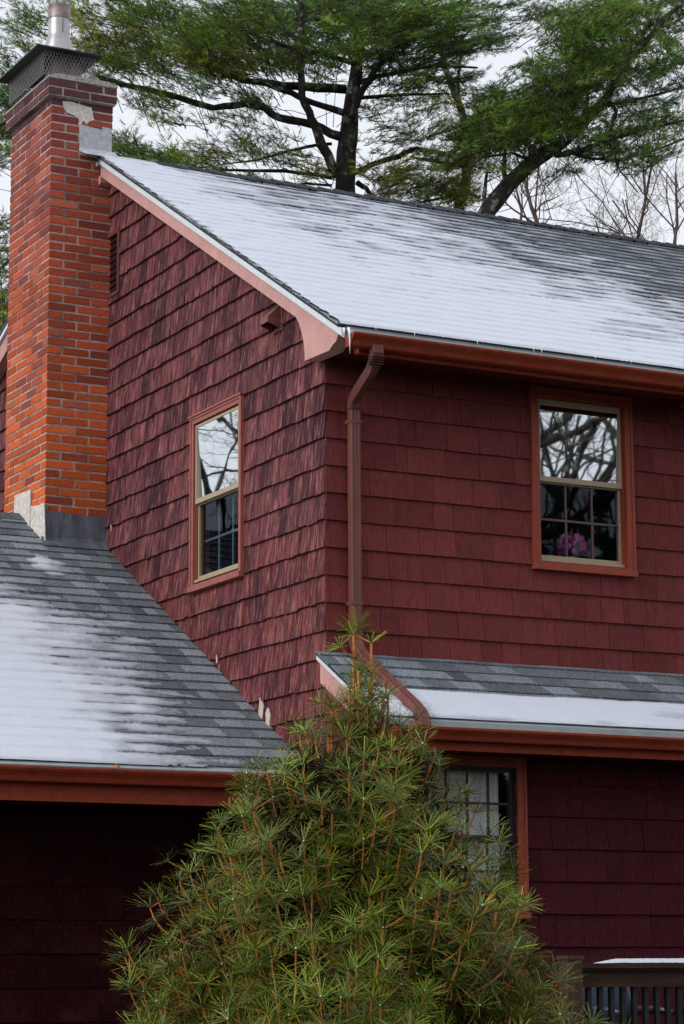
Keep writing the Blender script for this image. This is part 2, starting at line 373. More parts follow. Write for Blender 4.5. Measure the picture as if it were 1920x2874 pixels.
# ridge caps
mb = MB(); x = .42; rnd = random.Random(4)
while x < 9.2:
    e = x+.16; c = np.array([.028, .030, .038])*rnd.uniform(.75, 1.3); h = .034+rnd.uniform(-.003, .004)
    for sg in (-1, 1):
        yo = .125
        V = [(x-.03, RY, RZ+h+.006), (e, RY, RZ+h-.008), (e, RY+sg*yo, RZ-RS*yo+h-.008), (x-.03, RY+sg*yo, RZ-RS*yo+h+.006)]
        V2 = [(a, b, cc-.032) for a, b, cc in V]
        mb.mesh(V+V2, [(0, 1, 2, 3), (0, 3, 7, 4), (3, 2, 6, 7)], tuple(c))
    x = e
mb.build('ridge_cap', M['asphalt'], roof1)
mb = MB(); x = -7.2
while x < -.6:
    e = x+.16; c = np.array([.085, .095, .105])*rnd.uniform(.75, 1.2); h = .02
    for sg in (-1, 1):
        yo = .14
        V = [(x-.03, WRY, WRZ+h+.004), (e, WRY, WRZ+h-.006), (e, WRY+sg*yo, WRZ-WS*yo+h-.006), (x-.03, WRY+sg*yo, WRZ-WS*yo+h+.004)]
        mb.mesh(V+[(a, b, cc-.012) for a, b, cc in V], [(0, 1, 2, 3), (0, 3, 7, 4), (3, 2, 6, 7)], tuple(c))
    x = e
mb.build('ridge_cap', M['asphalt'], roof2)

# rake boards, drip edges ------------------------------------------------
def along(y0, y1, top, bot, x0, x1, mb, fz): mb.prism([(y0, fz(y0)+top), (y1, fz(y1)+top), (y1, fz(y1)+bot), (y0, fz(y0)+bot)], 0, x0, x1)
fz = lambda Y: RZ0+RS*Y
mb = MB()
along(.06, 4.006, -.072, -.192, -.122, -.018, mb, fz)
rb = mb.build('rake_board', M['trim_pale'], H)
mb = MB()
top = [(-.50, fz(-.50)-.062), (.056, fz(.056)-.062)]
arc = [(.20, 6.245), (.165, 6.205), (.13, 6.14), (.10, 6.08), (.082, 6.01), (.075, 5.96), (.072, 5.905)]
prof = [top[0], (.056, fz(.056)-.062), (.056, fz(.056)-.064)]
prof = [(-.50, fz(-.50)-.062), (.203, fz(.203)-.062)]+[(.203, fz(.203)-.192)]+arc[1:]+[(-.30, 5.895), (-.335, 5.912), (-.36, 5.925), (-.40, 5.935), (-.425, 5.958), (-.43, 5.975)]
mb.prism(prof, 0, -.128, -.02); mb.build('rake_return', M['trim_pale'], H)
mb = MB(); along(-.53, 4.006, -.020, -.072, -.15, -.124, mb, fz); along(-.53, 4.006, -.072, -.084, -.135, -.125, mb, fz)
mb.build('drip_edge', M['drip'], H)
fr = lambda Y: RZ-RR*(Y-RY)
mb = MB(); along(RY+.02, 8.9, -.062, -.225, -.122, -.018, mb, fr); mb.build('rake_board', M['trim_pale'], H)
mb = MB(); along(RY, 8.9, -.022, -.060, -.15, -.124, mb, fr); mb.build('drip_edge', M['drip'], H)
fp = lambda Y: PZ0+PS*Y
mb = MB(); along(-.93, -.02, -.060, -.21, -.062, -.0, mb, fp); mb.build('rake_board', M['trim_pale'], H)
mb = MB(); along(-.93, .0, -.022, -.058, -.082, -.064, mb, fp); mb.build('drip_edge', M['drip'], H)

# eaves: gutter, fascia, soffit ----------------------------------------------
def gutter(x0, x1, yb, zt, par, drop=0.0, endcap=True, depth=.125, hh=.085):
    # K-style profile (y,z) seen from the end; front towards -Y
    prof = [(yb, zt), (yb, zt-hh), (yb-depth*.55, zt-hh), (yb-depth*.62, zt-hh*.93), (yb-depth*.66, zt-hh*.8), (yb-depth*.72, zt-hh*.62), (yb-depth*.84, zt-hh*.42), (yb-depth*.96, zt-hh*.26), (yb-depth, zt-hh*.14), (yb-depth, zt)]
    mb = MB(); t = .004
    inner = [(y+(t if y < yb-.01 else -t), z+t*(1 if i not in (0, len(prof)-1) else 0)) for i, (y, z) in enumerate(prof)]
    n = len(prof)
    V = []
    for xx in (x0, x1):
        V += [(xx, y, z) for y, z in prof]+[(xx, y, z) for y, z in inner]
    Fc = []
    for i in range(n-1):
        Fc.append((i, i+1, 2*n+i+1, 2*n+i)); Fc.append((n+i+1, n+i, 3*n+i, 3*n+i+1))
    mb.mesh(V, Fc)
    # rolled lip
    mb.box((x0, yb-depth-.004, zt-.012), (x1, yb-depth+.012, zt+.003))
    g = mb.build('gutter', M['trim'], par)
    if endcap:
        for xx in (x0, x1):
            e = MB(); e.prism(prof, 0, xx-.004, xx+.004); e.build('end_cap', M['trim'], g)
    return g
ZT = 5.948
g1 = gutter(-.118, 9.2, -.535, ZT, H)
mb = MB(); mb.prism([(-.549, 5.956), (-.506, fz(-.506)-.004), (-.49, fz(-.49)-.004), (-.49, 5.93), (-.534, 5.945)], 0, -.10, 9.2)
mb.build('gutter_apron', M['greymetal'], g1)
mb = MB(); mb.box((-.016, -.528, 5.835), (9.2, -.50, 5.985)); mb.build('fascia', M['trim'], H)
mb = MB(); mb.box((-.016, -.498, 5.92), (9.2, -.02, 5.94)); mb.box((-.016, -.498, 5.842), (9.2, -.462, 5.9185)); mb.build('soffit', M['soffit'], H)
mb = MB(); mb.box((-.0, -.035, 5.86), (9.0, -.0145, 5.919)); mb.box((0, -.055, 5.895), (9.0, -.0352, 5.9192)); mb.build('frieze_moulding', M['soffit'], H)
# wing eave
g2 = gutter(-7.2, -.02, WEY-.01, 2.962, H, depth=.12, hh=.095)
mb = MB(); mb.prism([(WEY-.05, WZ0+WS*(WEY-.05)-.004), (WEY, WZ0+WS*WEY-.003), (WEY, WZ0+WS*WEY-.06), (WEY-.035, WZ0+WS*WEY-.075)], 0, -7.2, -.02); mb.build('gutter_apron', M['greymetal'], g2)
mb = MB(); mb.box((-7.2, WEY+.002, 2.748), (-.02, WEY+.025, 2.96)); mb.build('fascia', M['trim'], H)
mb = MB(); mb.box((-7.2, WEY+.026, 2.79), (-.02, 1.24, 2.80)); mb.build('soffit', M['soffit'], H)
# pent eave
g3 = gutter(-.02, 9.2, PEY-.012, 3.213, H, depth=.12, hh=.08)
mb = MB(); mb.prism([(PEY-.035, PZ0+PS*(PEY-.035)-.006), (PEY, PZ0+PS*PEY-.003), (PEY, PZ0+PS*PEY-.05), (PEY-.035, PZ0+PS*PEY-.062)], 0, -.06, 9.2); mb.build('gutter_apron', M['greymetal'], g3)
mb = MB(); mb.box((-.02, PEY-.008, 3.075), (9.2, PEY+.016, 3.235)); mb.build('fascia', M['trim'], H)
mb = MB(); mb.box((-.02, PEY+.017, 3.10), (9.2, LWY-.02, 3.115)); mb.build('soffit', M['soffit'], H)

# downspout ----------------------------------------------------------------
corr = [(-1, -.8), (-.8, -1), (-.5, -1), (-.4, -.9), (-.1, -.9), (0, -1), (.1, -.9), (.4, -.9), (.5, -1), (.8, -1), (1, -.8), (1, .8), (.8, 1), (-.8, 1), (-1, .8)]
def spout(mb, pts, w=.044, d=.032, up=(0, 1, 0)): mb.tube(pts, 1, sq=(w, d, up, corr))
mb = MB(); DX = .19; ox, oy = .085, -.60
spout(mb, [(ox, oy, 5.885), (ox, oy, 5.835), (ox+.003, oy+.012, 5.805), (ox+.012, oy+.045, 5.778), (ox+.026, oy+.105, 5.75), (DX-.028, -.20, 5.665), (DX-.013, -.125, 5.632), (DX-.004, -.087, 5.60), (DX, -.073, 5.555)])
dsb = MB(); spout(dsb, [(DX, -.070, 5.575), (DX, -.070, 3.95)], .041, .03)
ds = dsb.build('downspout', M['downspout'], H); mb.build('elbow', M['downspout'], ds)
# elbow crimps
crm = mat('crimp_shadow_paint', (.07, .02, .018), .6)
for k in range(5):
    mb = MB(); mb.box((DX-.046, -.108, 5.552+.013*k), (DX+.046, -.034, 5.556+.013*k)); mb.build('crimp', crm, ds)
for k in range(4):
    z = 5.80-.016*k; mb = MB(); mb.box((ox-.046, oy-.034+.004*k, z), (ox+.046, oy+.036+.004*k, z+.004)); mb.build('crimp', crm, ds)
mb = MB(); nP = np.array([0, -PS, 1])/math.hypot(1, PS)
def pp(Y, h=.045, x=DX): return (x, Y-nP[1]*0+nP[1]*h, fp(Y)+nP[2]*h)
path = [(DX, -.070, 3.95), (DX, -.072, 3.905), (DX, -.10, 3.845)]+[pp(Y) for Y in (-.2, -.45, -.7, -.86)]+[pp(-.95, .035), (DX, -1.0, 3.27), (DX, -1.012, 3.215)]
mb.tube(path, 1, sq=(.044, .034, (0, 1, .3), corr)); mb.build('elbow', M['downspout'], ds)
for z in (5.45, 4.15):
    mb = MB(); mb.box((DX-.045, -.103, z), (DX+.045, -.1005, z+.025)); mb.box((DX-.045, -.1004, z), (DX-.0412, -.015, z+.025)); mb.box((DX+.0412, -.1004, z), (DX+.045, -.015, z+.025)); mb.build('strap', M['downspout'], ds)

# windows -----------------------------------------------------------------
def frame(mb, P, o, i, d0, d1, mitre=True):
    """rectangular ring between outer and inner rects, from depth d0 to d1 (proud)"""
    (a0, b0, a1, b1), (c0, e0, c1, e1) = o, i
    O = [(a0, b0), (a1, b0), (a1, b1), (a0, b1)]; I = [(c0, e0), (c1, e0), (c1, e1), (c0, e1)]
    V = [P(u, v, d1) for u, v in O]+[P(u, v, d1) for u, v in I]+[P(u, v, d0) for u, v in O]+[P(u, v, d0) for u, v in I]
    Fc = []
    for k in range(4):
        j = (k+1) % 4; Fc += [(k, j, 4+j, 4+k), (k, 8+k, 8+j, j), (4+k, 4+j, 12+j, 12+k)]
    mb.mesh(V, Fc)
def pbox(mb, P, u0, v0, u1, v1, d0, d1):
    V = [P(u0, v0, d1), P(u1, v0, d1), P(u1, v1, d1), P(u0, v1, d1), P(u0, v0, d0), P(u1, v0, d0), P(u1, v1, d0), P(u0, v1, d0)]
    mb.mesh(V, [(0, 1, 2, 3), (4, 7, 6, 5), (0, 4, 5, 1), (1, 5, 6, 2), (2, 6, 7, 3), (3, 7, 4, 0)])
def pane(mb, P, u0, v0, u1, v1, d): mb.poly([P(u0, v0, d), P(u1, v0, d), P(u1, v1, d), P(u0, v1, d)])
def room(P, r, depth=1.3):
    mb = MB(); u0, v0, u1, v1 = r; e = .25
    a = [P(u0-e, v0-.5, -.11), P(u1+e, v0-.5, -.11), P(u1+e, v1+.3, -.11), P(u0-e, v1+.3, -.11)]
    b = [P(u0-e, v0-.5, -depth), P(u1+e, v0-.5, -depth), P(u1+e, v1+.3, -depth), P(u0-e, v1+.3, -depth)]
    mb.mesh(a+b, [(4, 5, 6, 7), (0, 1, 5, 4), (1, 2, 6, 5), (2, 3, 7, 6), (3, 0, 4, 7)]); return mb
def dh_window(name, P, o, vm, casing, sash, cas_w, label=None, cols=3, glassU='glass', glassL='screen', sill=True, muntU=None, muntL=None, mm='muntin', head=False, tr=.020, off=.0):
    P_in = P
    PS_ = lambda u, v, d: P_in(u, v, d+off)
    u0, v0, u1, v1 = o; cw = cas_w
    mb = MB(); frame(mb, P, o, (u0+cw, v0+.045, u1-cw, v1-cw), -.02, .036)
    frame(mb, P, (u0-.008, v0-.006, u1+.008, v1+.008), (u0+.012, v0+.012, u1-.012, v1-.012), -.01, .044)
    if head: pbox(mb, P, u0-.02, v1+.008, u1+.02, v1+.022, -.01, .055)
    w = mb.build(name, casing, H)
    if label: w['label'] = label
    if sill:
        mb = MB(); pbox(mb, P, u0-.01, v0-.012, u1+.01, v0+.028, -.02, .06); mb.build('sill', casing, w)
    i0, j0, i1, j1 = u0+cw+.002, v0+.05, u1-cw-.002, v1-cw-.002
    # jamb reveal
    mb = MB(); frame(mb, P, (i0-.001, j0-.004, i1+.001, j1+.001), (i0+.012, j0+.012, i1-.012, j1-.012), -.10, .004); mb.build('jamb', M['darksash'] if sash is M['darksash'] else M['casing'], w)
    s0, t0, s1, t1 = i0+.0135, j0+.03, i1-.0135, j1-.0135
    # storm frame: outer ring + meeting rail, upper + lower
    up = MB(); frame(up, PS_, (s0, vm-.02, s1, t1), (s0+.018, vm+.018, s1-.018, t1-tr), -.05, -.012)
    us = up.build('upper_sash', sash, w)
    lo = MB(); frame(lo, PS_, (s0, t0, s1, vm-.0215), (s0+.018, t0+.03, s1-.018, vm-.03), -.075, -.04)
    pbox(lo, PS_, s0, t0-.02, s1, t0-.001, -.06, -.006); pbox(lo, PS_, s0-.012, t0, s0-.001, t1, -.07, -.02)
    ls = lo.build('lower_sash', sash, w)
    mb = MB(); mb.poly([PS_(s0+.017, vm+.017, -.040), PS_(s1-.017, vm+.017, -.040), PS_(s1-.017, t1-tr+.001, -.018), PS_(s0+.017, t1-tr+.001, -.018)]); mb.build('pane', M[glassU], us)
    mb = MB(); pane(mb, PS_, s0+.017, t0+.029, s1-.017, vm-.029, -.055); mb.build('pane', M[glassL], ls)
    # inner grilles
    def grille(par, a0, b0, a1, b1, nc, nr, d, mk, wd):
        mb = MB()
        for k in range(1, nc): u = a0+(a1-a0)*k/nc; pbox(mb, PS_, u-wd, b0, u+wd, b1, d-.012, d)
        for k in range(1, nr): v = b0+(b1-b0)*k/nr; pbox(mb, PS_, a0, v-wd, a1, v+wd, d-.010, d+.002)
        mb.build('grille', M[mk], par)
    if muntU: grille(us, s0+.02, vm+.02, s1-.02, t1-.02, muntU[0], muntU[1], -.022 if muntU[2] else -.058, mm, .009)
    if muntL: grille(ls, s0+.02, t0+.03, s1-.02, vm-.03, muntL[0], muntL[1], -.046 if muntL[2] else -.09, mm, .0085)
    r = room(P, o).build('room_interior', M['room'], w)
    return w, (s0, t0, s1, t1)
w1, q1 = dh_window('window', PG, (1.312, 4.553, 2.228, 5.925), 5.255, M['casing2'], M['tan'], .046, 'narrow looking window with faded pink casing', muntL=(3, 2, False), mm='palemuntin', head=True, off=.036)
w2, q2 = dh_window('window', PFY(0), (1.70, 4.535, 2.587, 5.893), 5.215, M['casing'], M['tan'], .060, 'window with red casing and a pink object inside', muntU=(3, 2, False), muntL=(3, 2, True), head=False, tr=.045, off=.012)
w3, q3 = dh_window('window', PFY(LWY), (.43, 2.0, 1.30, 3.085), 2.535, M['casing'], M['darksash'], .062, 'shaded lower window with white curtains', glassU='darkglass', glassL='darkglass', muntU=(4, 2, True), muntL=(4, 2, True), mm='darksash')
# curtains behind the lower window and faint ones upstairs
def curtain(P, u0, u1, v0, v1, d, par, mt='curtain', fold=.05):
    n = int((u1-u0)/.012); V = []; Fc = []
    for k in range(n+1):
        u = u0+(u1-u0)*k/n; dd = d+.018*sin(u*2*pi/fold)+.008*sin(u*2*pi/.13)
        V += [P(u, v0, dd), P(u, v1, dd)]
    for k in range(n): Fc.append((2*k, 2*k+2, 2*k+3, 2*k+1))
    mb = MB(); mb.mesh(V, Fc); return mb.build('curtain', M[mt], par, True)
curtain(PFY(LWY), q3[0]-.02, q3[2]-.04, q3[1]-.1, q3[3]+.05, -.125, w3)
curtain(PG, q1[0], q1[0]+.12, q1[1], q1[3], -.20, w1, 'room', .06)
fb = MB(); c0 = np.array([2.135, .125, 4.70]); rnd = random.Random(2)
for k in range(46):
    a, b = rnd.uniform(0, 2*pi), rnd.uniform(-.3, 1)
    r = .085; c = c0+np.array([cos(a)*r*math.sqrt(1-b*b*.8)*1.25, sin(a)*.05, .03+b*.10]); R_ = rnd.uniform(.02, .034)
    ring = [(c[0]+R_*cos(t), c[1]-.01*sin(3*t), c[2]+R_*sin(t)) for t in np.linspace(0, 2*pi, 8)[:-1]]
    fb.mesh([tuple(c+np.array([0, -.014, 0]))]+ring+[tuple(c+np.array([0, .02, 0]))], [(0, i+1, (i+1) % 7+1) for i in range(7)]+[(8, (i+1) % 7+1, i+1) for i in range(7)])
fe = empty('flower_bunch', (2.135, .17, 4.55)); tag(fe, 'bright pink flower bunch behind the lower panes of the red framed upstairs window', 'flowers')
shift(fb.build('petals', M['pink'], fe, True), (2.135, .17, 4.55))
vb = MB(); vb.tube([(2.135, .17, 4.551), (2.135, .17, 4.60), (2.135, .17, 4.67)], [.035, .05, .04], 12); shift(vb.build('pot', M['curtain'], fe, True), (2.135, .17, 4.55))
mb = MB(); mb.box((1.75, .105, 4.52), (2.55, .30, 4.55)); mb.build('inner_sill', M['curtain'], w2)

# gable vent + dryer hood -----------------------------------------------
mb = MB(); frame(mb, PG, (3.765, 7.355, 4.35, 7.935), (3.80, 7.385, 4.33, 7.90), -.02, .03)
gv = mb.build('gable_vent', mat('vent_paint', (.12, .035, .035), .7, noise=((20, 20, 20), .2)), H)
for k in range(9):
    z = 7.40+k*.056; mb = MB(); V = [PG(3.80, z, .018), PG(4.33, z, .018), PG(4.33, z+.038, -.035), PG(3.80, z+.038, -.035)]
    mb.mesh(V+[(a+.006, b, c-.004) for a, b, c in V], [(0, 1, 2, 3), (7, 6, 5, 4), (0, 4, 5, 1), (2, 6, 7, 3)])
    mb.build('louvre', gv.data.materials[0], gv)
mb = MB(); pane(mb, PG, 3.78, 7.37, 4.34, 7.92, -.04); mb.build('vent_backing', M['room'], gv)
mb = MB(); hy0, hy1 = .655, .79
pbox(mb, PG, hy0-.015, 6.285, hy1+.015, 6.475, -.0, .026)
prof = [(-.026, 6.46), (-.045, 6.462), (-.135, 6.375), (-.135, 6.335), (-.026, 6.30)]
# hood: sides and sloping top, open underneath
V = [(p[0], hy0, p[1]) for p in prof]+[(p[0], hy1, p[1]) for p in prof]
mb.mesh(V, [(4, 3, 2, 1, 0), (5, 6, 7, 8, 9), (0, 1, 6, 5), (1, 2, 7, 6), (2, 3, 8, 7)])
V2 = [(x+.004 if x < -.03 else x, (hy0+.005), z-.006) for x, z in prof]+[(x+.004 if x < -.03 else x, hy1-.005, z-.006) for x, z in prof]
mb.mesh(V2, [(0, 1, 2, 3, 4), (9, 8, 7, 6, 5), (5, 6, 1, 0), (6, 7, 2, 1)], (.2, .2, .2))
vh = mb.build('vent_hood', mat('hood_paint', (.20, .07, .06), .6, noise=((25, 25, 25), .25)), H)
mb = MB(); pbox(mb, PG, hy0+.006, 6.31, hy1-.006, 6.44, .027, .030); mb.build('damper', M['room'], vh)

# ------------------------------------------------------------------ chimney
CX0, CX1, CY0, CY1 = -.563, -.004, 4.015, 5.0
CB, CT, BC = 4.9, 9.275, .0765
mb = MB(); rnd = random.Random(21)
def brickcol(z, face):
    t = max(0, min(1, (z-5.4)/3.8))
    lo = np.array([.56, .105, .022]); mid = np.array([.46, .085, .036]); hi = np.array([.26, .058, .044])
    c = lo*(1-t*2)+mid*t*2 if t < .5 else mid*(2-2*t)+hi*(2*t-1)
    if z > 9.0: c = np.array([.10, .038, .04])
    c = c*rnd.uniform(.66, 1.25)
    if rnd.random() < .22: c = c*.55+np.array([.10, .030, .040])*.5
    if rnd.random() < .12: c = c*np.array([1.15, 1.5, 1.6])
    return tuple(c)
def brick_face(z0, n, x0, x1, y0, y1, out, ph=0):
    J = .0155; Lb = .252
    for k in range(n):
        za = z0+k*BC+J/2; zb = z0+(k+1)*BC-J/2; odd = (k+ph) % 2
        for face in ('front', 'left', 'back', 'right'):
            u0, u1 = (x0, x1) if face in ('front', 'back') else (y0, y1)
            if face == 'right' and za < 8.6: continue
            # the odd course starts with a header
            u = u0; first = True
            while u < u1-.01:
                w = (Lb/2 if (odd if face in ('front', 'back') else not odd) and first else Lb); first = False
                e = min(u+w, u1)
                if u1-e < .06: e = u1
                ga = J/2 if u > u0+.001 else 0; gb = J/2 if e < u1-.001 else 0
                pr = out-.0015+rnd.uniform(-.0015, .002); dz = rnd.uniform(-.0015, .0015)
                c = brickcol(za, face); ua, ub = u+ga+rnd.uniform(0, .002), e-gb-rnd.uniform(0, .002)
                b_ = .003
                if face == 'front': P_ = lambda u, z, d: (u, y0-d, z)
                elif face == 'back': P_ = lambda u, z, d: (u, y1+d, z)
                elif face == 'left': P_ = lambda u, z, d: (x0-d, u, z)
                else: P_ = lambda u, z, d: (x1+d, u, z)
                ex = pr if ga == 0 else 0; ey = pr if gb == 0 else 0
                o = [(ua-ex, za+dz), (ub+ey, za+dz), (ub+ey, zb+dz), (ua-ex, zb+dz)]
                i = [(ua-ex+(b_ if ga else 0), za+dz+b_), (ub+ey-(b_ if gb else 0), za+dz+b_), (ub+ey-(b_ if gb else 0), zb+dz-b_), (ua-ex+(b_ if ga else 0), zb+dz-b_)]
                V = [P_(p[0], p[1], 0) for p in o]+[P_(p[0], p[1], pr-.0025) for p in o]+[P_(p[0], p[1], pr) for p in i]
                Fc = [(8, 9, 10, 11)]
                for a in range(4):
                    b = (a+1) % 4; Fc += [(a, b, 4+b, 4+a), (4+a, 4+b, 8+b, 8+a)]
                mb.mesh(V, Fc, c); u = e
NB = int((9.12-CB)/BC)
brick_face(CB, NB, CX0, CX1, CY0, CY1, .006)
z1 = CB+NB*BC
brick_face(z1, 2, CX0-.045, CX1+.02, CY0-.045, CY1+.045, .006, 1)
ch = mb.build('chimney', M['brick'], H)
mb = MB(); mb.box((CX0, CY0, CB), (CX1, CY1, z1+.002)); mb.box((CX0-.045, CY0-.045, z1), (CX1+.02, CY1+.045, z1+2*BC)); mb.build('mortar_joints', M['mortar'], ch)
zc = z1+2*BC
mb = MB(); mb.prism([(CX0-.055, zc), (CX1+.03, zc), (CX1+.03, zc+.018), (CX1-.06, zc+.045), (CX0+.04, zc+.045), (CX0-.055, zc+.018)], 1, CY0-.055, CY1+.055); mb.build('crown', M['crown'], ch)
# worn mortar repair near the top (front) and streaks
mb = MB(); mb.prism([(-.47, 9.075), (-.40, 9.085), (-.20, 9.06), (-.175, 8.955), (-.22, 8.93), (-.245, 8.90), (-.275, 8.93), (-.30, 8.885), (-.315, 8.94), (-.36, 8.965), (-.42, 8.975), (-.455, 9.01)], 1, CY0-.0085, CY0-.002)
mb.prism([(-.32, 8.90), (-.29, 8.91), (-.285, 8.80), (-.292, 8.78), (-.298, 8.83)], 1, CY0-.008, CY0-.002); mb.build('mortar_repair', M['patch'], ch)
# flashings
mb = MB(); mb.prism([(-.305, 8.615), (-.312, 8.88), (-.30, 8.892), (-.028, 8.862), (-.02, 8.60)], 1, CY0-.013, CY0-.0072)
mb.prism([(-.10, 8.61), (-.10, 8.90), (-.012, 8.895), (-.006, 8.60)], 1, CY0-.017, CY0-.0132); mb.build('flashing', M['leadlight'], ch)
mb = MB(); mb.prism([(CY0-.014, fz(CY0)+.03), (CY0-.14, fz(CY0-.14)+.018), (CY0-.14, fz(CY0-.14)+.014), (CY0-.006, fz(CY0))], 0, -.31, .02); mb.build('flashing', M['leadlight'], ch)
zr = WZ0+WS*CY0
mb = MB()
mb.prism([(-.575, zr), (-.575, 5.50), (-.545, 5.505), (-.54, 5.455), (-.006, 5.435), (-.006, zr)], 1, CY0-.013, CY0-.0072)
mb.prism([(CY0-.014, zr+.05), (CY0-.03, zr+.02), (CY0-.10, WZ0+WS*(CY0-.10)+.02), (CY0-.10, WZ0+WS*(CY0-.10)+.015), (CY0-.008, zr+.01)], 0, -.60, -.014)
mb.build('flashing', M['lead'], ch)
mb = MB(); fw2 = lambda Y: WZ0+WS*Y
mb.prism([(CY0-.05, fw2(CY0-.05)), (CY0-.012, 5.50), (CY0+.02, 5.525), (4.13, 5.52), (4.30, 5.54), (4.318, 5.548), (4.32, fw2(4.32))], 0, CX0-.014, CX0-.0072)
mb.prism([(4.322, fw2(4.322)), (4.325, 5.655), (4.34, 5.69), (4.42, 5.69), (4.60, 5.70), (4.70, 5.70), (4.71, 5.63), (4.705, 5.53), (4.80, 5.50), (4.88, 5.46), (4.85, WRZ-.12), (WRY, WRZ)], 0, CX0-.020, CX0-.0075)
mb.build('flashing', M['patch'], ch)
# steel chimney cover: mesh guard, lid, flue
zg = zc+.04; zl = 9.535
mb = MB(); gx0, gx1, gy0, gy1 = -.645+.0, -.165, CY0+.0, CY1-.12
def diamonds(mb, A, B, z0, z1, w=.031, h=.066, r=.0015):
    A = np.array(A, float); B = np.array(B, float); L_ = np.linalg.norm(B-A); d = (B-A)/L_; n = int(L_/w)
    nd = np.array([-d[1], d[0], 0])
    for sgn in (1, -1):
        k0 = -int((z1-z0)/h*1)-1
        for k in range(k0, n-k0+1):
            # a strand climbs h while advancing w*sgn
            s0 = k*w; pts = []
            ta, tb = 0.0, (z1-z0)/h
            sA, sB = s0, s0+sgn*w*tb
            # clip in s to [0,L]
            t0, t1 = 0.0, 1.0
            for lim, sg in ((0, 1), (L_, -1)):
                fa, fb = sg*(sA-lim), sg*(sB-lim)
                if fa < 0 and fb < 0: t0 = 2; break
                if fa < 0: t0 = max(t0, fa/(fa-fb))
                if fb < 0: t1 = min(t1, fa/(fa-fb))
            if t0 >= t1: continue
            pa = A+d*(sA+(sB-sA)*t0)+np.array([0, 0, z0-A[2]+(z1-z0)*t0]); pb = A+d*(sA+(sB-sA)*t1)+np.array([0, 0, z0-A[2]+(z1-z0)*t1])
            up = np.cross(pb-pa, nd); up = up/np.linalg.norm(up)*r; q = nd*r*.6
            mb.mesh([pa-up-q, pa+up-q, pa+up+q, pa-up+q, pb-up-q, pb+up-q, pb+up+q, pb-up+q], [(0, 1, 5, 4), (1, 2, 6, 5), (2, 3, 7, 6), (3, 0, 4, 7)])
cs = [(gx0, gy0, 0), (gx1, gy0, 0), (gx1, gy1, 0), (gx0, gy1, 0)]
for k in range(4): diamonds(mb, cs[k], cs[(k+1) % 4], zg-.01, zl)
mg = mb.build('mesh_guard', M['wire'], ch)
mb = MB(); X0, X1, Y0, Y1 = -.735, -.125, CY0-.07, CY1-.04; cx, cy = (X0+X1)/2, (Y0+Y1)/2
lz = zl+.0
o = [(X0, Y0, lz), (X1, Y0, lz), (X1, Y1, lz), (X0, Y1, lz)]; i = [(cx-.13, cy-.2, lz+.09), (cx+.13, cy-.2, lz+.09), (cx+.13, cy+.2, lz+.09), (cx-.13, cy+.2, lz+.09)]
V = o+i+[(a, b, c-.012) for a, b, c in o]; mb.mesh(V, [(0, 1, 5, 4), (1, 2, 6, 5), (2, 3, 7, 6), (3, 0, 4, 7), (4, 5, 6, 7), (0, 8, 9, 1), (1, 9, 10, 2), (2, 10, 11, 3), (3, 11, 8, 0), (11, 10, 9, 8)])
mb.build('chimney_lid', M['blacksteel'], ch)
mb = MB(); mb.box((-.50, CY0+.14, zc+.03), (-.24, CY0+.36, zl-.013)); mb.build('flue_liner', M['rusty'], ch)
fx, fy = -.325, 4.5
def lathe(prof, mtl, name, n=28):
    mb = MB(); mb.tube([(fx, fy, z) for r, z in prof], [r for r, z in prof], n, cap=False)
    return mb.build(name, mtl, ch, True)
lathe([(.155, 9.60), (.145, 9.66), (.135, 9.71), (.108, 9.83), (.098, 9.865)], M['steel'], 'flue_cone')
lathe([(.096, 9.855), (.0975, 9.868), (.096, 9.88), (.096, 10.02)], M['steel'], 'flue_pipe')
lathe([(.101, 10.02), (.103, 10.03), (.101, 10.04), (.101, 10.15), (.094, 10.155)], M['rusty'], 'flue_collar')
mb = MB()
for k in range(22):
    for sg in (1, -1):
        pts = [(fx+.097*cos(2*pi*(k/22)+sg*t*.9), fy+.097*sin(2*pi*(k/22)+sg*t*.9), 10.15+t*.16) for t in np.linspace(0, 1, 4)]
        mb.tube(pts, .0018, 3, cap=False)
mb.build('flue_screen', M['wire'], ch)
mb = MB(); mb.tube([(fx, fy, 10.31), (fx, fy, 10.33), (fx, fy, 10.38)], [.15, .15, .03], 20); mb.build('flue_lid', M['steel'], ch)
mb = MB(); mb.box((fx-.004, fy-.0995, 9.88), (fx+.004, fy-.0955, 10.02)); mb.build('pipe_seam', M['rusty'], ch)

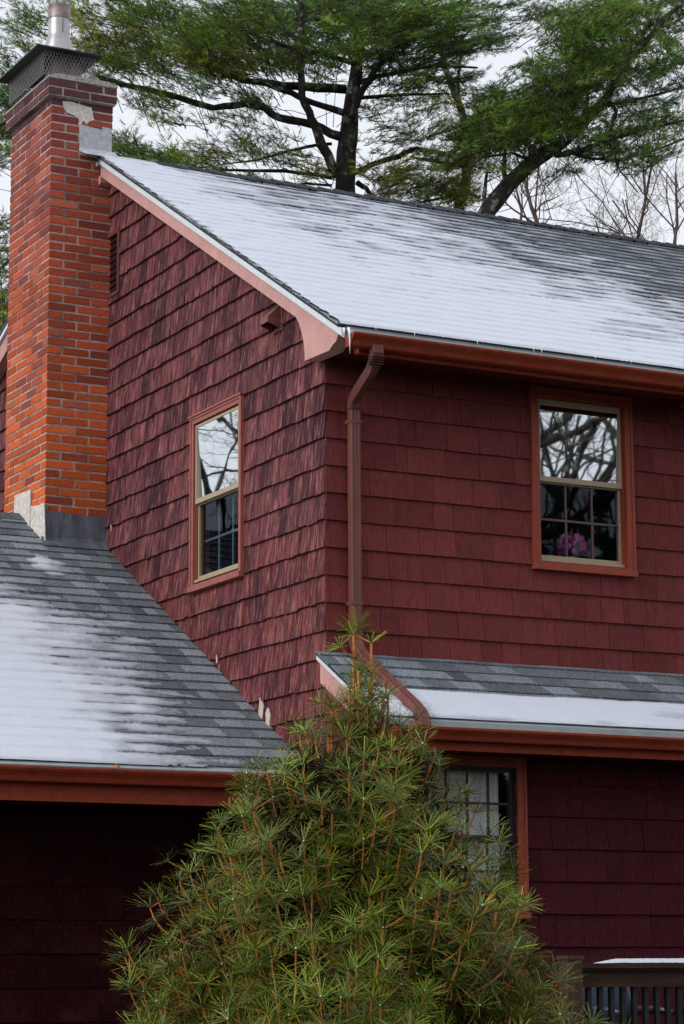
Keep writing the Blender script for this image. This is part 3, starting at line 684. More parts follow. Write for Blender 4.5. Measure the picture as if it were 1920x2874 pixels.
# ================================================================== snow on the roofs (real thin layer that meets the shingles)
def vnoise(x, y, seed):
    r = np.random.default_rng(seed); G = r.random((256, 256)); xi = np.floor(x).astype(int); yi = np.floor(y).astype(int)
    fx_ = x-xi; fy_ = y-yi; fx_ = fx_*fx_*(3-2*fx_); fy_ = fy_*fy_*(3-2*fy_)
    g = lambda a, b: G[a % 256, b % 256]
    return (g(xi, yi)*(1-fx_)+g(xi+1, yi)*fx_)*(1-fy_)+(g(xi, yi+1)*(1-fx_)+g(xi+1, yi+1)*fx_)*fy_
def snow_layer(name, P, slen, x0, x1, v0, v1, cov, label, du=.022, seed=1, lip=.012):
    nv = 10; dv = EXP/nv
    us = np.arange(x0, x1+du/2, du); vs = v0+(np.arange(int((v1-v0)/dv)+1)+.5)*dv
    U, V_ = np.meshgrid(us, vs, indexing='ij')
    ph = np.where(V_ < 0, 0., (V_/EXP) % 1.0)
    row = np.floor(V_/EXP)
    saw = .0145*(1-ph)+.002
    tabn = vnoise(U*5.5+row*17.3, row*3.7, seed+5)
    fine = vnoise(U*60, V_*70, seed+9); mid = vnoise(U*9+3, V_*22, seed+3)
    streak_ = vnoise(U*3.5+7+row*5.1, row*.97+ph*.6, seed+4)
    edge = np.exp(-((ph)/.16)**2)        # thin close to each butt edge
    T = cov(U, V_)                         # metres of snow cover
    lowedge = np.exp(-(ph/.20)**2); upper = np.exp(-((1-ph)/.16)**2)
    dash = vnoise(U*2.3+row*7.7, row*.83, seed+14)
    th = T+.0085*(tabn-.5)+.006*(streak_-.5)+.005*(mid-.5)+.005*(fine-.5)-(.006+.013*(dash-.45))*lowedge*(1-.55*np.clip(T/.022, 0, 1))-.002*upper
    deep = np.clip(T/.02, 0, 1)
    Hh = saw*(1-deep*.25)+deep*.25*.006+np.minimum(th, .004+th*.6)
    keep = th > 0
    o = P(0, 0, 0); ex = P(1, 0, 0)-o; ev = P(0, 1, 0)-o; en = P(0, 0, 1)-o
    Hh = np.where(V_ < 0, Hh*np.clip(1-(V_/-.034)**2, 0, 1), Hh)
    Hh = np.where(keep, Hh, np.maximum(saw+th, -.0015))
    XYZ = o+U[..., None]*ex+V_[..., None]*ev+Hh[..., None]*en
    nu, nn = U.shape; idx = np.arange(nu*nn).reshape(nu, nn)
    K = keep[:-1, :-1] | keep[1:, :-1] | keep[:-1, 1:] | keep[1:, 1:]
    q = np.stack([idx[:-1, :-1], idx[1:, :-1], idx[1:, 1:], idx[:-1, 1:]], -1)[K]
    used = np.unique(q); remap = np.zeros(nu*nn, int); remap[used] = np.arange(len(used))
    tq = (th[:-1, :-1]+th[1:, :-1]+th[1:, 1:]+th[:-1, 1:])[K]/4
    g = .38+.62*np.clip((tq+.0005)/.013, 0, 1)**.8; cols = np.stack([g*.99, g, np.clip(g*1.01, 0, 1)], 1)
    ob = build_np(name, XYZ.reshape(-1, 3)[used], remap[q], cols, M['snow'], None, True)
    tag(ob, label, 'snow', kind='stuff'); return ob
def cov1(U, V_):
    top = SL1-V_
    d = (U-1.05)-(top*0.62)              # positive towards the bare upper right
    t = .0135-.0042*np.clip(d+1.6, 0, None)**.85
    t = np.where(V_ < .9, t+.008*(1-V_/.9), t); t = t+.006*np.clip(1-(U+.1)/1.5, 0, 1)
    t = t+.010*(vnoise(U*.9+2, V_*.55+9-U*.35, 31)-.5)+.006*(vnoise(U*2.1, V_*1.5-U*.8, 37)-.5)
    t = t-.010*np.exp(-((U+.155)/.035)**2)*(1)*(V_ > .25)
    t = t-.008*np.clip((V_-SL1+.10)/.06, 0, 1)*(U > .4)
    # a notch next to the icicle: bare shingle butt just right of the corner
    return np.clip(t, -.02, .022)
snow_layer('roof_snow', P1, SL1, -.165, 6.8, -.033, SL1-.02, cov1, 'thin snow covering the high main roof and fading to bare shingles at the upper right', seed=3)
def cov2(U, V_):
    # full at lower left, bare along the wall and near the ridge
    top = SL2-V_
    d = (-U)-(.42+top*.05)-.10
    lim = .30+ .0*V_
    e = (-U-.02)-(.52+.30*np.sin(0)*0)
    # boundary runs roughly parallel to the wall and then swings left near the ridge
    dist = np.minimum((-U)-(.56-.10*np.clip(V_-0, 0, 3)/3+.45*np.clip((V_-2.3)/1.2, 0, 3)**1.4), (3.75-V_)*.9)
    t = .0105*(dist-.10)/.6-.0015
    t = t+.006*(vnoise(U*2.4+5, V_*2.0, 51)-.5)
    return np.clip(t, -.02, .020)
snow_layer('roof_snow', P2, SL2, -3.0, -.03, -.033, SL2-.1, cov2, 'snow sheet on the low wing roof left of the bare shingle strip along the wall', seed=8, du=.016)
def cov2b(U, V_):
    d = 1-((U+.74)/.19)**2-((V_-3.80)/.19)**2
    return np.clip(.012*d+.012*(vnoise(U*12, V_*15, 77)-.45), -.02, .014)
snow_layer('snow_patch', P2, SL2, -1.05, -.45, 3.5, 4.1, cov2b, 'small torn snow patch on the wing roof just below the chimney flashing', seed=15, du=.012)
def cov3(U, V_):
    t = .016-.030*np.clip(V_-.34, 0, None)+.010*(vnoise(U*2.5, V_*5, 61)-.5)-.02*np.clip(V_-.40, 0, None)/.1
    return np.clip(t, -.02, .02)
snow_layer('roof_snow', P3, SL3, -.09, 5.0, -.033, .70, cov3, 'snow band lying along the eave of the narrow pent roof above the lower gutter', seed=12, du=.016)

# peeled paint on the shingles beside the low roof
peel = mat('bare_peeled_wood', (.55, .47, .40), .9, noise=((60, 60, 6), .35), streak=[((50, 50, 4), .55, .66, (.10, .05, .04), .7)])
for (y0, z0, sc_) in ((.985, 3.50, 1.0), (.87, 3.43, 1.1), (1.75, 3.97, .35), (3.87, 5.33, .3)):
    mb = MB(); rnd = random.Random(int(z0*100)); n_ = 11
    ring = [(y0+sc_*.036*cos(t)*rnd.uniform(.6, 1.2), z0+sc_*.10*sin(t)*rnd.uniform(.6, 1.15)) for t in np.linspace(0, 2*pi, n_+1)[:-1]]
    mb.prism(ring, 0, -.0295, -.020); mb.build('peeled_patch', peel, gw)
# dead leaves caught on the metal
def leaf(x, y, z, s_, lab, seed):
    rnd = random.Random(seed); pr = [(0, 0), (.25, .14), (.45, .30), (.55, .16), (.8, .22), (1, 0), (.8, -.2), (.55, -.14), (.45, -.3), (.22, -.16)]
    V = [((a-.5)*s_, b*s_, .12*s_*sin(a*3)+abs(b)*.5*s_) for a, b in pr]; mb = MB(); n = len(V)
    mb.mesh(V+[(a, b, c-.0015) for a, b, c in V], [tuple(range(n)), tuple(range(2*n-1, n-1, -1))]+[(i, i+n, (i+1) % n+n, (i+1) % n) for i in range(n)])
    o = mb.build('fallen_leaf', mat('dry_leaf', (.42, .17, .07), .8), None); o.location = (x, y, z); o.rotation_euler = (1.1, .2, rnd.uniform(-.5, .5)); tag(o, lab, 'leaf', 'dry leaves caught at the eaves')
pL = at(325, 2150, .10); leaf(pL[0], .085, ZT*0+2.975, .055, 'curled orange leaf caught on the gutter lip of the low wing roof', 1)
pR = at(1912, 1142, -.10); leaf(pR[0], -.10, pR[2], .05, 'dry orange leaf stuck under the soffit right of the red framed window', 2)
# gutter joints
for (g_, xs_, yb, zt, dp, hh_) in ((g1, (1.05, 4.1, 7.1), -.535, ZT, .125, .085), (g2, (-1.45, -4.5), WEY-.01, 2.962, .12, .095), (g3, (1.55, 4.6), PEY-.012, 3.213, .12, .08)):
    for x_ in xs_:
        prof = [(yb, zt), (yb, zt-hh_-.002), (yb-dp*.55, zt-hh_-.002), (yb-dp*.66-.002, zt-hh_*.8), (yb-dp*.84-.002, zt-hh_*.42), (yb-dp-.002, zt-hh_*.14), (yb-dp-.0062, zt+.004)]
        mb = MB(); mb.prism(prof, 0, x_, x_+.012); mb.build('joint_seam', M['trim'], g_)
# small ice drips along the eave
rnd = random.Random(12); x_ = .12
for k in range(11):
    mb = MB(); L_ = rnd.choice([.012, .018, .03]); z_ = fz(EY)+.002
    mb.tube([(0, 0, .006), (0, -.001, -.3*L_), (0, -.001, -L_)], [.004, .003, .0008], 6); o = mb.build('ice_drip', M['ice'], None, True); o.location = (x_, EY-.026, z_)
    tag(o, 'tiny ice drip hanging from the snow edge along the main eave', 'ice', 'ice drips along the main eave'); x_ += rnd.choice([.04, .07, .3, .45, .6])*rnd.uniform(.7, 1.2)
# icicle -------------------------------------------------------------------
mb = MB()
mb.tube([(-.132, -.60, 5.985), (-.131, -.61, 5.955), (-.130, -.612, 5.90), (-.129, -.612, 5.80)], [.011, .008, .006, .0012], 8)
ic = mb.build('icicle', M['ice'], None, True); tag(ic, 'long thin icicle hanging from the corner of the main roof over the gutter', 'icicle', 'icicles at the roof corner')
mb = MB(); mb.tube([(-.160, -.585, 5.985), (-.160, -.59, 5.96), (-.160, -.59, 5.925)], [.009, .006, .001], 8)
ic2 = mb.build('icicle', M['ice'], None, True); tag(ic2, 'short stubby icicle just left of the long one at the roof corner', 'icicle', 'icicles at the roof corner')

# ================================================================== porch railing, lower right
rail = empty('porch_railing', (1.9, -1.6, 0)); tag(rail, 'dark wooden porch railing with slim balusters below the shingled lower wall', 'railing')
def rb_(mb, n, mt=None): return shift(mb.build(n, mt or M['deck'], rail), (1.9, -1.6, 0))
mb = MB(); mb.box((.95, -1.69, 1.645), (6, -1.52, 1.675)); mb.box((.97, -1.67, 1.63), (6, -1.545, 1.6445)); rb_(mb, 'cap_rail')
mb = MB(); mb.box((.97, -1.635, 1.525), (6, -1.595, 1.6295)); mb.box((.97, -1.63, .82), (6, -1.59, .90)); rb_(mb, 'cross_rail')
for k in range(26):
    mb = MB(); x = 1.06+k*.088; mb.box((x-.016, -1.592, .78), (x+.016, -1.56, 1.62)); rb_(mb, 'baluster', M['blacksteel'])
mb = MB(); mb.box((.855, -1.66, 0), (.965, -1.55, 1.70)); mb.box((.845, -1.67, 1.7005), (.975, -1.54, 1.725)); rb_(mb, 'post', mat('weathered_post_wood', (.06, .035, .022), .8, noise=((40, 40, 4), .4), bump=((60, 60, 5), .5, .004)))
# porch floor
mb = MB()
for k in range(9): mb.box((.9, -1.68+k*.135, .70), (6, -1.555+k*.135, .735))
pf = mb.build('porch_deck', M['deck'], None); tag(pf, 'wooden plank porch floor under the dark railing', 'porch')
# snow on the rail
us = np.arange(1.13, 3.2, .012); vs = np.linspace(-1.688, -1.522, 12); U, V_ = np.meshgrid(us, vs, indexing='ij')
hh = .030*np.clip((U-1.13)/.14, 0, 1)**.6*np.sqrt(np.clip(1-((V_+1.605)/.0835)**2, 0, 1))+.0035*(vnoise(U*40, V_*60, 5)-.5)
ix = np.arange(U.size).reshape(U.shape); q = np.stack([ix[:-1, :-1], ix[1:, :-1], ix[1:, 1:], ix[:-1, 1:]], -1).reshape(-1, 4)
rs = build_np('rail_snow', np.stack([U, V_, 1.676+np.clip(hh, .0005, 1)], -1).reshape(-1, 3), q, np.ones((len(q), 3)), M['snow'], None, True)
tag(rs, 'strip of snow lying on top of the dark porch railing', 'snow', kind='stuff')
# folding chair behind railing
chair = empty('patio_chair', (1.62, -1.15, .735)); tag(chair, 'dim folding patio chair with pale tube frame and blue sling behind the porch railing', 'chair')
def cb(mb, n, mt): return shift(mb.build(n, mt, chair, True), (1.62, -1.15, .735))
tubm = mat('pale_tube', (.12, .12, .15), .4, metal=.5)
for sx in (1.42, 1.84):
    mb = MB(); mb.tube([(sx, -1.38, .74), (sx, -1.30, 1.16), (sx, -.98, 1.20)], .011, 8); cb(mb, 'leg', tubm)
    mb = MB(); mb.tube([(sx, -.86, 1.60), (sx, -.98, 1.20), (sx, -1.14, .74)], .011, 8); cb(mb, 'leg', tubm)
    mb = MB(); mb.tube([(sx, -1.40, 1.36), (sx, -1.2, 1.385), (sx, -.93, 1.38)], .014, 8); cb(mb, 'armrest', tubm)
slm = mat('blue_sling', (.02, .03, .055), .8, noise=((50, 50, 50), .2))
mb = MB(); mb.mesh([(1.43, -1.32, 1.16), (1.83, -1.32, 1.16), (1.83, -.99, 1.18), (1.43, -.99, 1.18), (1.43, -1.32, 1.145), (1.83, -1.32, 1.145), (1.83, -.99, 1.165), (1.43, -.99, 1.165)], [(0, 1, 2, 3), (4, 7, 6, 5), (0, 4, 5, 1), (1, 5, 6, 2), (3, 7, 4, 0)]); cb(mb, 'seat', slm)
mb = MB(); mb.mesh([(1.43, -.98, 1.24), (1.83, -.98, 1.24), (1.83, -.88, 1.56), (1.43, -.88, 1.56), (1.43, -.965, 1.24), (1.83, -.965, 1.24), (1.83, -.865, 1.56), (1.43, -.865, 1.56)], [(0, 1, 2, 3), (4, 7, 6, 5), (0, 4, 5, 1), (2, 6, 7, 3), (3, 7, 4, 0)]); cb(mb, 'backrest', slm)

# ================================================================== umbrella pine in front
class Tri:
    def __init__(s): s.V = []; s.F = []; s.C = []; s.n = 0
    def add(s, V, Fc, C):
        s.V.append(V); s.F.append(Fc+s.n); s.C.append(C); s.n += len(V)
    def build(s, name, mt, parent=None, smooth=False): return build_np(name, np.concatenate(s.V), np.concatenate(s.F), np.concatenate(s.C), mt, parent, smooth)
def unit(v): return v/(np.linalg.norm(v, axis=-1, keepdims=True)+1e-9)
def whorls(T, pos, axis, length, n, elev, droop, width, cols, rng):
    """pos(N,3), axis(N,3): n needles each; elev = angle above the plane normal to axis"""
    N = len(pos); a = unit(axis)
    ref = np.where(np.abs(a[:, 2:3]) < .9, np.array([[0, 0, 1.]]), np.array([[1., 0, 0]])); u = unit(np.cross(a, ref)); w = np.cross(a, u)
    th = (np.arange(n)[None]*2*pi/n)+rng.uniform(0, 6.28, (N, 1))+rng.normal(0, .12, (N, n))
    el = elev[:, None]+rng.normal(0, .20, (N, n))
    rad = u[:, None]*np.cos(th)[..., None]+w[:, None]*np.sin(th)[..., None]
    d0 = unit(rad*np.cos(el)[..., None]+a[:, None]*np.sin(el)[..., None])
    Ln = length[:, None]*rng.uniform(.75, 1.08, (N, n))
    p0 = np.repeat(pos[:, None], n, 1)+d0*.004
    p1 = p0+d0*(Ln*.5)[..., None]
    d1 = unit(d0+np.array([0, 0, -1.])*(droop[:, None]*rng.uniform(.5, 1.3, (N, n)))[..., None])
    p2 = p1+d1*(Ln*.5)[..., None]
    side = unit(np.cross(d0, a[:, None]+rng.normal(0, .25, (N, n, 3))))*width/2
    thk = unit(np.cross(side, d0))*width*.35
    V = np.stack([p0-side*.7, p0+side*.7, p1+side+0*thk, p1-side, p2+side*.75, p2-side*.75, p1+thk], 2)  # N,n,7,3
    F1 = np.array([[0, 1, 2, 3], [3, 2, 4, 5]])
    base = (np.arange(N*n)*7)[:, None, None]
    Fc = (base+F1[None]).reshape(-1, 4)
    C = np.repeat(np.clip(cols[:, None]*rng.uniform(.6, 1.45, (N, n, 1)), 0, 1), 1, 1)
    # some needles yellowed or orange tipped
    yel = rng.random((N, n, 1)) < .22
    C0 = np.where(yel, C*np.array([1.7, 1.3, .6]), C)
    tip = np.where(rng.random((N, n, 1)) < .33, C0*.6+np.array([.16, .075, .012]), C0*np.array([1.25, 1.15, .9]))
    CC = np.stack([C0, tip], 2).reshape(-1, 3)
    T.add(V.reshape(-1, 3), Fc, np.clip(CC, 0, .6))
def umbrella_pine():
    rng = np.random.default_rng(5); rnd = random.Random(6)
    tx, ty = -1.55-.135, -3.55+.07
    root = empty('umbrella_pine', (tx, ty, 0)); tag(root, 'bushy umbrella pine with spoked needle whorls and orange shoots standing before the house corner', 'tree')
    mbT = MB()
    mbT.tube([(tx, ty, 0), (tx+.02, ty, 1.2), (tx+.02, ty+.01, 2.2), (tx+.10, ty-.05, 2.7), (tx+.175, ty-.09, 3.05)], [.07, .05, .032, .02, .012], 10, (1, .9, .9))
    shift(mbT.build('trunk', M['bark2'], root, True), (tx, ty, 0))
    top = 3.30
    def radius(z): return float(np.interp(z, [.5, 1.2, 1.72, 2.27, 2.72, 2.95, 3.10, 3.3], [1.10, 1.10, .96, .71, .43, .27, .18, .12]))
    def axis(z): return RX[:2]*float(np.interp(z, [2.6, 3.1], [0, .11]))
    S = MB(); pos = []; ax = []; ln = []; el = []; dr = []; cc = []
    def shoot(tip, inward, L_, r, nodes, bright=1.0, stemc=1.0):
        """shoot ends at tip pointing up; goes down/inward"""
        inward = np.array(inward, float); pts = []; k = 6
        for i in range(k):
            t = i/(k-1); pts.append(tip+np.array([0, 0, -1.])*L_*t*(1-.28*t)+inward*L_*(.22*t+.55*t*t))
        S.tube(pts, [r*(1+.45*i/(k-1)) for i in range(k)], 5, (stemc, stemc, stemc), cap=False)
        t0 = unit(pts[0]-pts[1])
        for j, tt in enumerate(nodes):
            f = tt*(k-1); i = min(int(f), k-2); p = pts[i]+(pts[i+1]-pts[i])*(f-i); d = unit(pts[i]-pts[i+1])
            pos.append(p); ax.append(d); ln.append(rnd.uniform(.112, .162)*(1 if j else .94)); el.append((.52 if j == 0 else .22)+rnd.uniform(-.1, .1)); dr.append(.12 if j == 0 else .30)
            g = bright*(1.15 if j == 0 else .85)
            cc.append(np.array([.084, .138, .016])*g*rnd.choice([.5, .75, 1, 1.2, 1.45])*rnd.uniform(.9, 1.1))
            if rnd.random() < .45:   # laterals
                a = rnd.uniform(0, 2*pi); dd = np.array([cos(a), sin(a), .55]); q = p+dd*rnd.uniform(.06, .12)
                S.tube([p, q], [r*.7, r*.55], 4, (stemc, stemc, stemc), cap=False)
                pos.append(q); ax.append(unit(dd+np.array([0, 0, .8]))); ln.append(rnd.uniform(.09, .12)); el.append(.45); dr.append(.15); cc.append(np.array([.084, .138, .016])*g*rnd.choice([.5, .75, 1, 1.2, 1.45])*rnd.uniform(.9, 1.1))
    # leaders
    for (dx, dy, z, L_) in [(a_+RX[0]*.07, b_+RX[1]*.07, c_, d_) for a_, b_, c_, d_ in ((-.045, 0, 3.40, .62), (.045, -.03, 3.36, .8), (-.02, .05, 3.17, .5), (.16, 0, 3.08, .55), (-.17, .02, 3.0, .5), (.05, -.1, 2.95, .4), (.08, .06, 3.12, .4), (-.10, -.05, 3.10, .4), (.2, -.05, 2.92, .35), (-.2, 0, 2.85, .3), (-.06, -.08, 3.20, .4))]:
        shoot(np.array([tx+dx, ty+dy, z]), (0, 0, 0), L_, .0075, (0, .22, .42, .60, .78) if z > 3.2 else (0, .33, .66), 1.15, 1.15)
    n = 0
    golden = 2.39996
    for i in range(1080):
        z = top-.18-(2.35)*math.sqrt((i+.5)/1080)*1.0*rnd.uniform(.97, 1.03)
        a = i*golden+rnd.uniform(-.3, .3); lay = rnd.random()
        # outer shell, front half denser than the back one
        toward = cos(a-math.atan2(CAM[1]-ty, CAM[0]-tx))
        if toward < -.25 and rnd.random() < .6: continue
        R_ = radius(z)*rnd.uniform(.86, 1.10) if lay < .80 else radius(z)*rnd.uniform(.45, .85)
        lump = 1+.13*sin(a*5+z*4)+.07*sin(a*3-z*7)
        ox_ = axis(z); tip = np.array([tx+ox_[0]+cos(a)*R_*lump, ty+ox_[1]+sin(a)*R_*lump, z+rnd.uniform(-.05, .08)])
        inn = (-cos(a)+rnd.uniform(-.3, .3), -sin(a)+rnd.uniform(-.3, .3), 0)
        L_ = rnd.uniform(.28, .5) if lay < .80 else rnd.uniform(.2, .35)
        shoot(tip, inn, L_, rnd.uniform(.0035, .0052), (0, .30, .62) if rnd.random() < .7 else (0, .45), 1.0 if lay < .80 else .7, rnd.uniform(.7, 1.2))  # inner shoots get a darker colour, painting shade into the crown
    # main branches inside
    B = MB()
    for i in range(70):
        z = rnd.uniform(.5, 2.35); a = rnd.uniform(0, 2*pi); R_ = radius(z+.25)*.8
        B.tube([(tx, ty, z), (tx+cos(a)*R_*.5, ty+sin(a)*R_*.5, z+.12), (tx+cos(a)*R_, ty+sin(a)*R_, z+.34)], [.018, .011, .006], 5, cap=False)
    shift(B.build('branches', M['bark2'], root, True), (tx, ty, 0))
    shift(S.build('shoots', M['stem'], root, True), (tx, ty, 0))
    # dead twigs, coloured near black as painted shade inside the shrub
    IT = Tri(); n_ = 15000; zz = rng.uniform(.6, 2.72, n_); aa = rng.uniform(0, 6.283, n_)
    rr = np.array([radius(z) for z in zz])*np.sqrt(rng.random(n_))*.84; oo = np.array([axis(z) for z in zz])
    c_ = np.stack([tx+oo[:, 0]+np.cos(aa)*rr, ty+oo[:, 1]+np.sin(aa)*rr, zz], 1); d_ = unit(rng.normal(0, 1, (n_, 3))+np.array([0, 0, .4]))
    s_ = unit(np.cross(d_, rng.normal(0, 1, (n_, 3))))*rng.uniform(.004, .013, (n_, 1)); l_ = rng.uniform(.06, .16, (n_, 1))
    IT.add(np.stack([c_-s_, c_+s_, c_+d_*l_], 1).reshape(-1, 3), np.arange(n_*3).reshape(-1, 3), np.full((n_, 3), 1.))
    it = shift(IT.build('shade_fill_twigs', mat('shade_dark_dead_twig', (.022, .016, .011), .9, spec=.05), root), (tx, ty, 0)); it['kind'] = 'stuff'
    T = Tri(); whorls(T, np.array(pos), np.array(ax), np.array(ln), 28, np.array(el), np.array(dr), .0035, np.array(cc), rng)
    shift(T.build('crown', M['needle'], root), (tx, ty, 0))
    K = MB()
    for p, a_, e in zip(pos, ax, el):
        if e > .4 and rnd.random() < .3:
            c = p+np.array(a_)*.006; K.tube([c, c+np.array(a_)*.008], [.0045, .003], 5)
    fbd = shift(K.build('frosted_buds', M['ice'], root, True), (tx, ty, 0)); fbd['kind'] = 'stuff'
    print('whorls', len(pos))
umbrella_pine()

# ================================================================== background pines
def tufts(T, pos, d, n, L_, w, col, rng, spread=.42):
    """brush of thin needles around direction d"""
    N = len(pos); dd = unit(d[:, None]+rng.normal(0, spread, (N, n, 3))); Ls = L_*rng.uniform(.6, 1.1, (N, n, 1))
    p0 = pos[:, None]+d[:, None]*rng.uniform(-.05, .05, (N, n, 1))+rng.normal(0, .006, (N, n, 3))
    side = unit(np.cross(dd, rng.normal(0, 1, (N, n, 3))))*w/2
    V = np.stack([p0-side, p0+side, p0+dd*Ls], 2).reshape(-1, 3)
    Fc = np.arange(N*n*3).reshape(-1, 3)
    C = np.clip((col[:, None]*rng.uniform(.65, 1.5, (N, n, 1))), 0, 1).reshape(-1, 3)
    T.add(V, Fc, C)
class Pine:
    def __init__(s, name, label, Y, seed, px):
        s.Y = Y; s.rng = np.random.default_rng(seed); s.rnd = random.Random(seed)
        b = at(px, 600, Y); s.base = (b[0], b[1], 0.)
        s.tx = px; s.lean = None; s.root = empty(name, s.base); tag(s.root, label, 'tree', 'pines behind the house')
        s.Tr = MB(); s.Br = MB(); s.T = Tri(); s.P = []; s.D = []; s.C = []
    def px(s, x, y, dy=0): return at(x, y, s.Y+dy)
    def limb(s, pts, dz=0, trunk=False, k=.0055, dz2=None):
        """pts: (x,y,r px) polyline in the photo; depth drifts by dz2"""
        n = len(pts); dz2 = dz if dz2 is None else dz2; P = []; R_ = []
        for i in range(n-1):
            for t in (0, .34, .67):
                f = (i+t)/(n-1); a, b = pts[i], pts[i+1]
                x = a[0]+(b[0]-a[0])*t; y = a[1]+(b[1]-a[1])*t; r = a[2]+(b[2]-a[2])*t
                j = 0 if trunk else r*.25
                P.append(s.px(x+s.rnd.uniform(-j, j), y+s.rnd.uniform(-j, j), dz+(dz2-dz)*f)); R_.append(r*k*s.rnd.uniform(.93, 1.07))
        P.append(s.px(pts[-1][0], pts[-1][1], dz2)); R_.append(pts[-1][2]*k)
        (s.Tr if trunk else s.Br).tube(P, R_, 10 if trunk else 7, cap=True)
        return P
    def mass(s, x, y, rx, ry, n, tone=0, dz=0, dr=1.2, ang=None):
        """n sprigs of needles in an elliptical cloud (photo px), at its own depth"""
        c = s.px(x, y, dz)
        n = int(n*(.74 if y < 190 else .60))
        for i in range(n):
            while True:
                u, v = s.rnd.uniform(-1, 1), s.rnd.uniform(-1, 1)
                if u*u+v*v < 1: break
            p = s.px(x+u*rx, y+v*ry, dz+s.rnd.uniform(-dr, dr))
            # sprig direction: away from the mass's inner side, fairly level, tips rising
            a = s.rnd.uniform(0, 2*pi) if ang is None else ang+s.rnd.gauss(0, .55)
            d = np.array([cos(a)*(1 if ang is None else 1), s.rnd.uniform(-.8, .8) if ang is not None else sin(a), s.rnd.uniform(-.12, .42)]); bx = np.array([max(-.9, min(.9, (x-s.tx)/260)), 0, .12]) if s.lean is None else np.array(s.lean); d = d*.6+bx*.8; d[0] += .12*(1 if bx[0] >= 0 else -1); d = d/np.linalg.norm(d)
            L_ = s.rnd.uniform(.28, .6); m_ = 5; q0 = p-d*L_*.5; pts = []
            for k in range(m_):
                t = k/(m_-1); pts.append(q0+d*L_*t+np.array([0, 0, .10*t*t*L_+s.rnd.uniform(-.012, .012)]))
            s.Br.tube(pts, [.009, .008, .006, .0045, .003], 3, cap=False)
            base = [np.array([.095, .185, .022]), np.array([.22, .24, .030]), np.array([.060, .140, .030])][tone]
            g = s.rnd.choice([.35, .6, .9, 1.2, 1.6])*s.rnd.uniform(.85, 1.15)
            if tone == 0 and s.rnd.random() < .25: base = np.array([.15, .20, .028])
            for k in range(1, m_):
                for j in range(2):
                    sd = unit(np.cross(d, np.array([0, 0, 1.])))*(1 if j else -1)
                    q = pts[k]+sd*s.rnd.uniform(.0, .12)+np.array([0, 0, s.rnd.uniform(-.03, .04)])
                    s.P.append(q); s.D.append(unit(d*.7+sd*.8+np.array([0, 0, s.rnd.uniform(-.25, .65)]))); s.C.append(base*g)
            if s.rnd.random() < .2:   # a bare connecting twig
                e = q0-d*s.rnd.uniform(.2, .7)+np.array([0, 0, s.rnd.uniform(-.3, .05)]); s.Br.tube([e, (e+q0)/2+np.array([0, 0, .03]), q0], [.007, .006, .005], 3, cap=False)
    def done(s):
        if s.P: tufts(s.T, np.array(s.P), np.array(s.D), 14, .125, .0075, np.array(s.C), s.rng)
        tr = shift(s.Tr.build('trunk', M['bark'], s.root, True), s.base)
        shift(s.Br.build('branches', M['bark'], s.root, True), s.base)
        shift(s.T.build('crown', M['pine'], s.root), s.base)
        print('tufts', len(s.P))
A = Pine('pine_tree', 'broad white pine with forked lichen spotted trunk rising behind the roof ridge', 16.5, 101, 975)
A.limb([(972, 900, 34), (968, 560, 29), (972, 430, 28), (980, 370, 26), (985, 300, 22), (1000, 200, 17), (1010, 100, 13), (1020, 0, 11), (1025, -120, 8)], trunk=True)
A.limb([(945, 490, 15), (905, 405, 14), (875, 335, 12), (850, 270, 10), (842, 150, 9), (845, 60, 8), (850, -40, 7)], -.3, dz2=-.8)
A.limb([(985, 335, 11), (1010, 270, 10), (1050, 200, 9), (1100, 130, 8), (1170, 80, 6), (1260, 25, 4)], -.2, dz2=-1)
A.limb([(955, 385, 14), (880, 350, 12), (780, 330, 11), (740, 302, 11), (690, 293, 10), (600, 303, 9), (450, 260, 9), (340, 235, 7), (270, 212, 5)], 0, dz2=.6)
A.limb([(970, 250, 13), (850, 245, 12), (700, 230, 9), (640, 213, 7), (560, 165, 5), (430, 130, 3)], .2, dz2=1)
A.limb([(965, 318, 10), (880, 290, 8), (820, 262, 8), (760, 240, 7), (690, 222, 5)], -.1)
A.limb([(1000, 482, 9), (1060, 455, 8), (1120, 440, 8), (1170, 415, 7), (1250, 432, 5)], 0)
A.limb([(1010, 275, 6), (1100, 268, 5), (1260, 262, 3)], .3)
A.limb([(1000, 235, 9), (1060, 215, 7), (1130, 200, 6), (1220, 185, 4), (1340, 190, 3)], .3)
A.limb([(930, 497, 6), (800, 480, 5), (660, 478, 4), (540, 480, 2)], .4)
A.limb([(930, 403, 5), (860, 412, 5), (790, 430, 4), (720, 450, 3), (620, 462, 2)], .3)
A.limb([(1000, 512, 8), (1030, 530, 7), (1050, 572, 6)], .2)
A.limb([(930, 520, 4), (860, 515, 3), (790, 520, 2)], .5)
A.limb([(985, 150, 8), (930, 90, 6), (860, 30, 4), (820, -20, 3)], .3); A.limb([(1005, 120, 8), (1090, 60, 6), (1160, 10, 4)], .2)
A.limb([(1000, 180, 8), (900, 150, 6), (800, 130, 5), (700, 90, 3)], -.5)
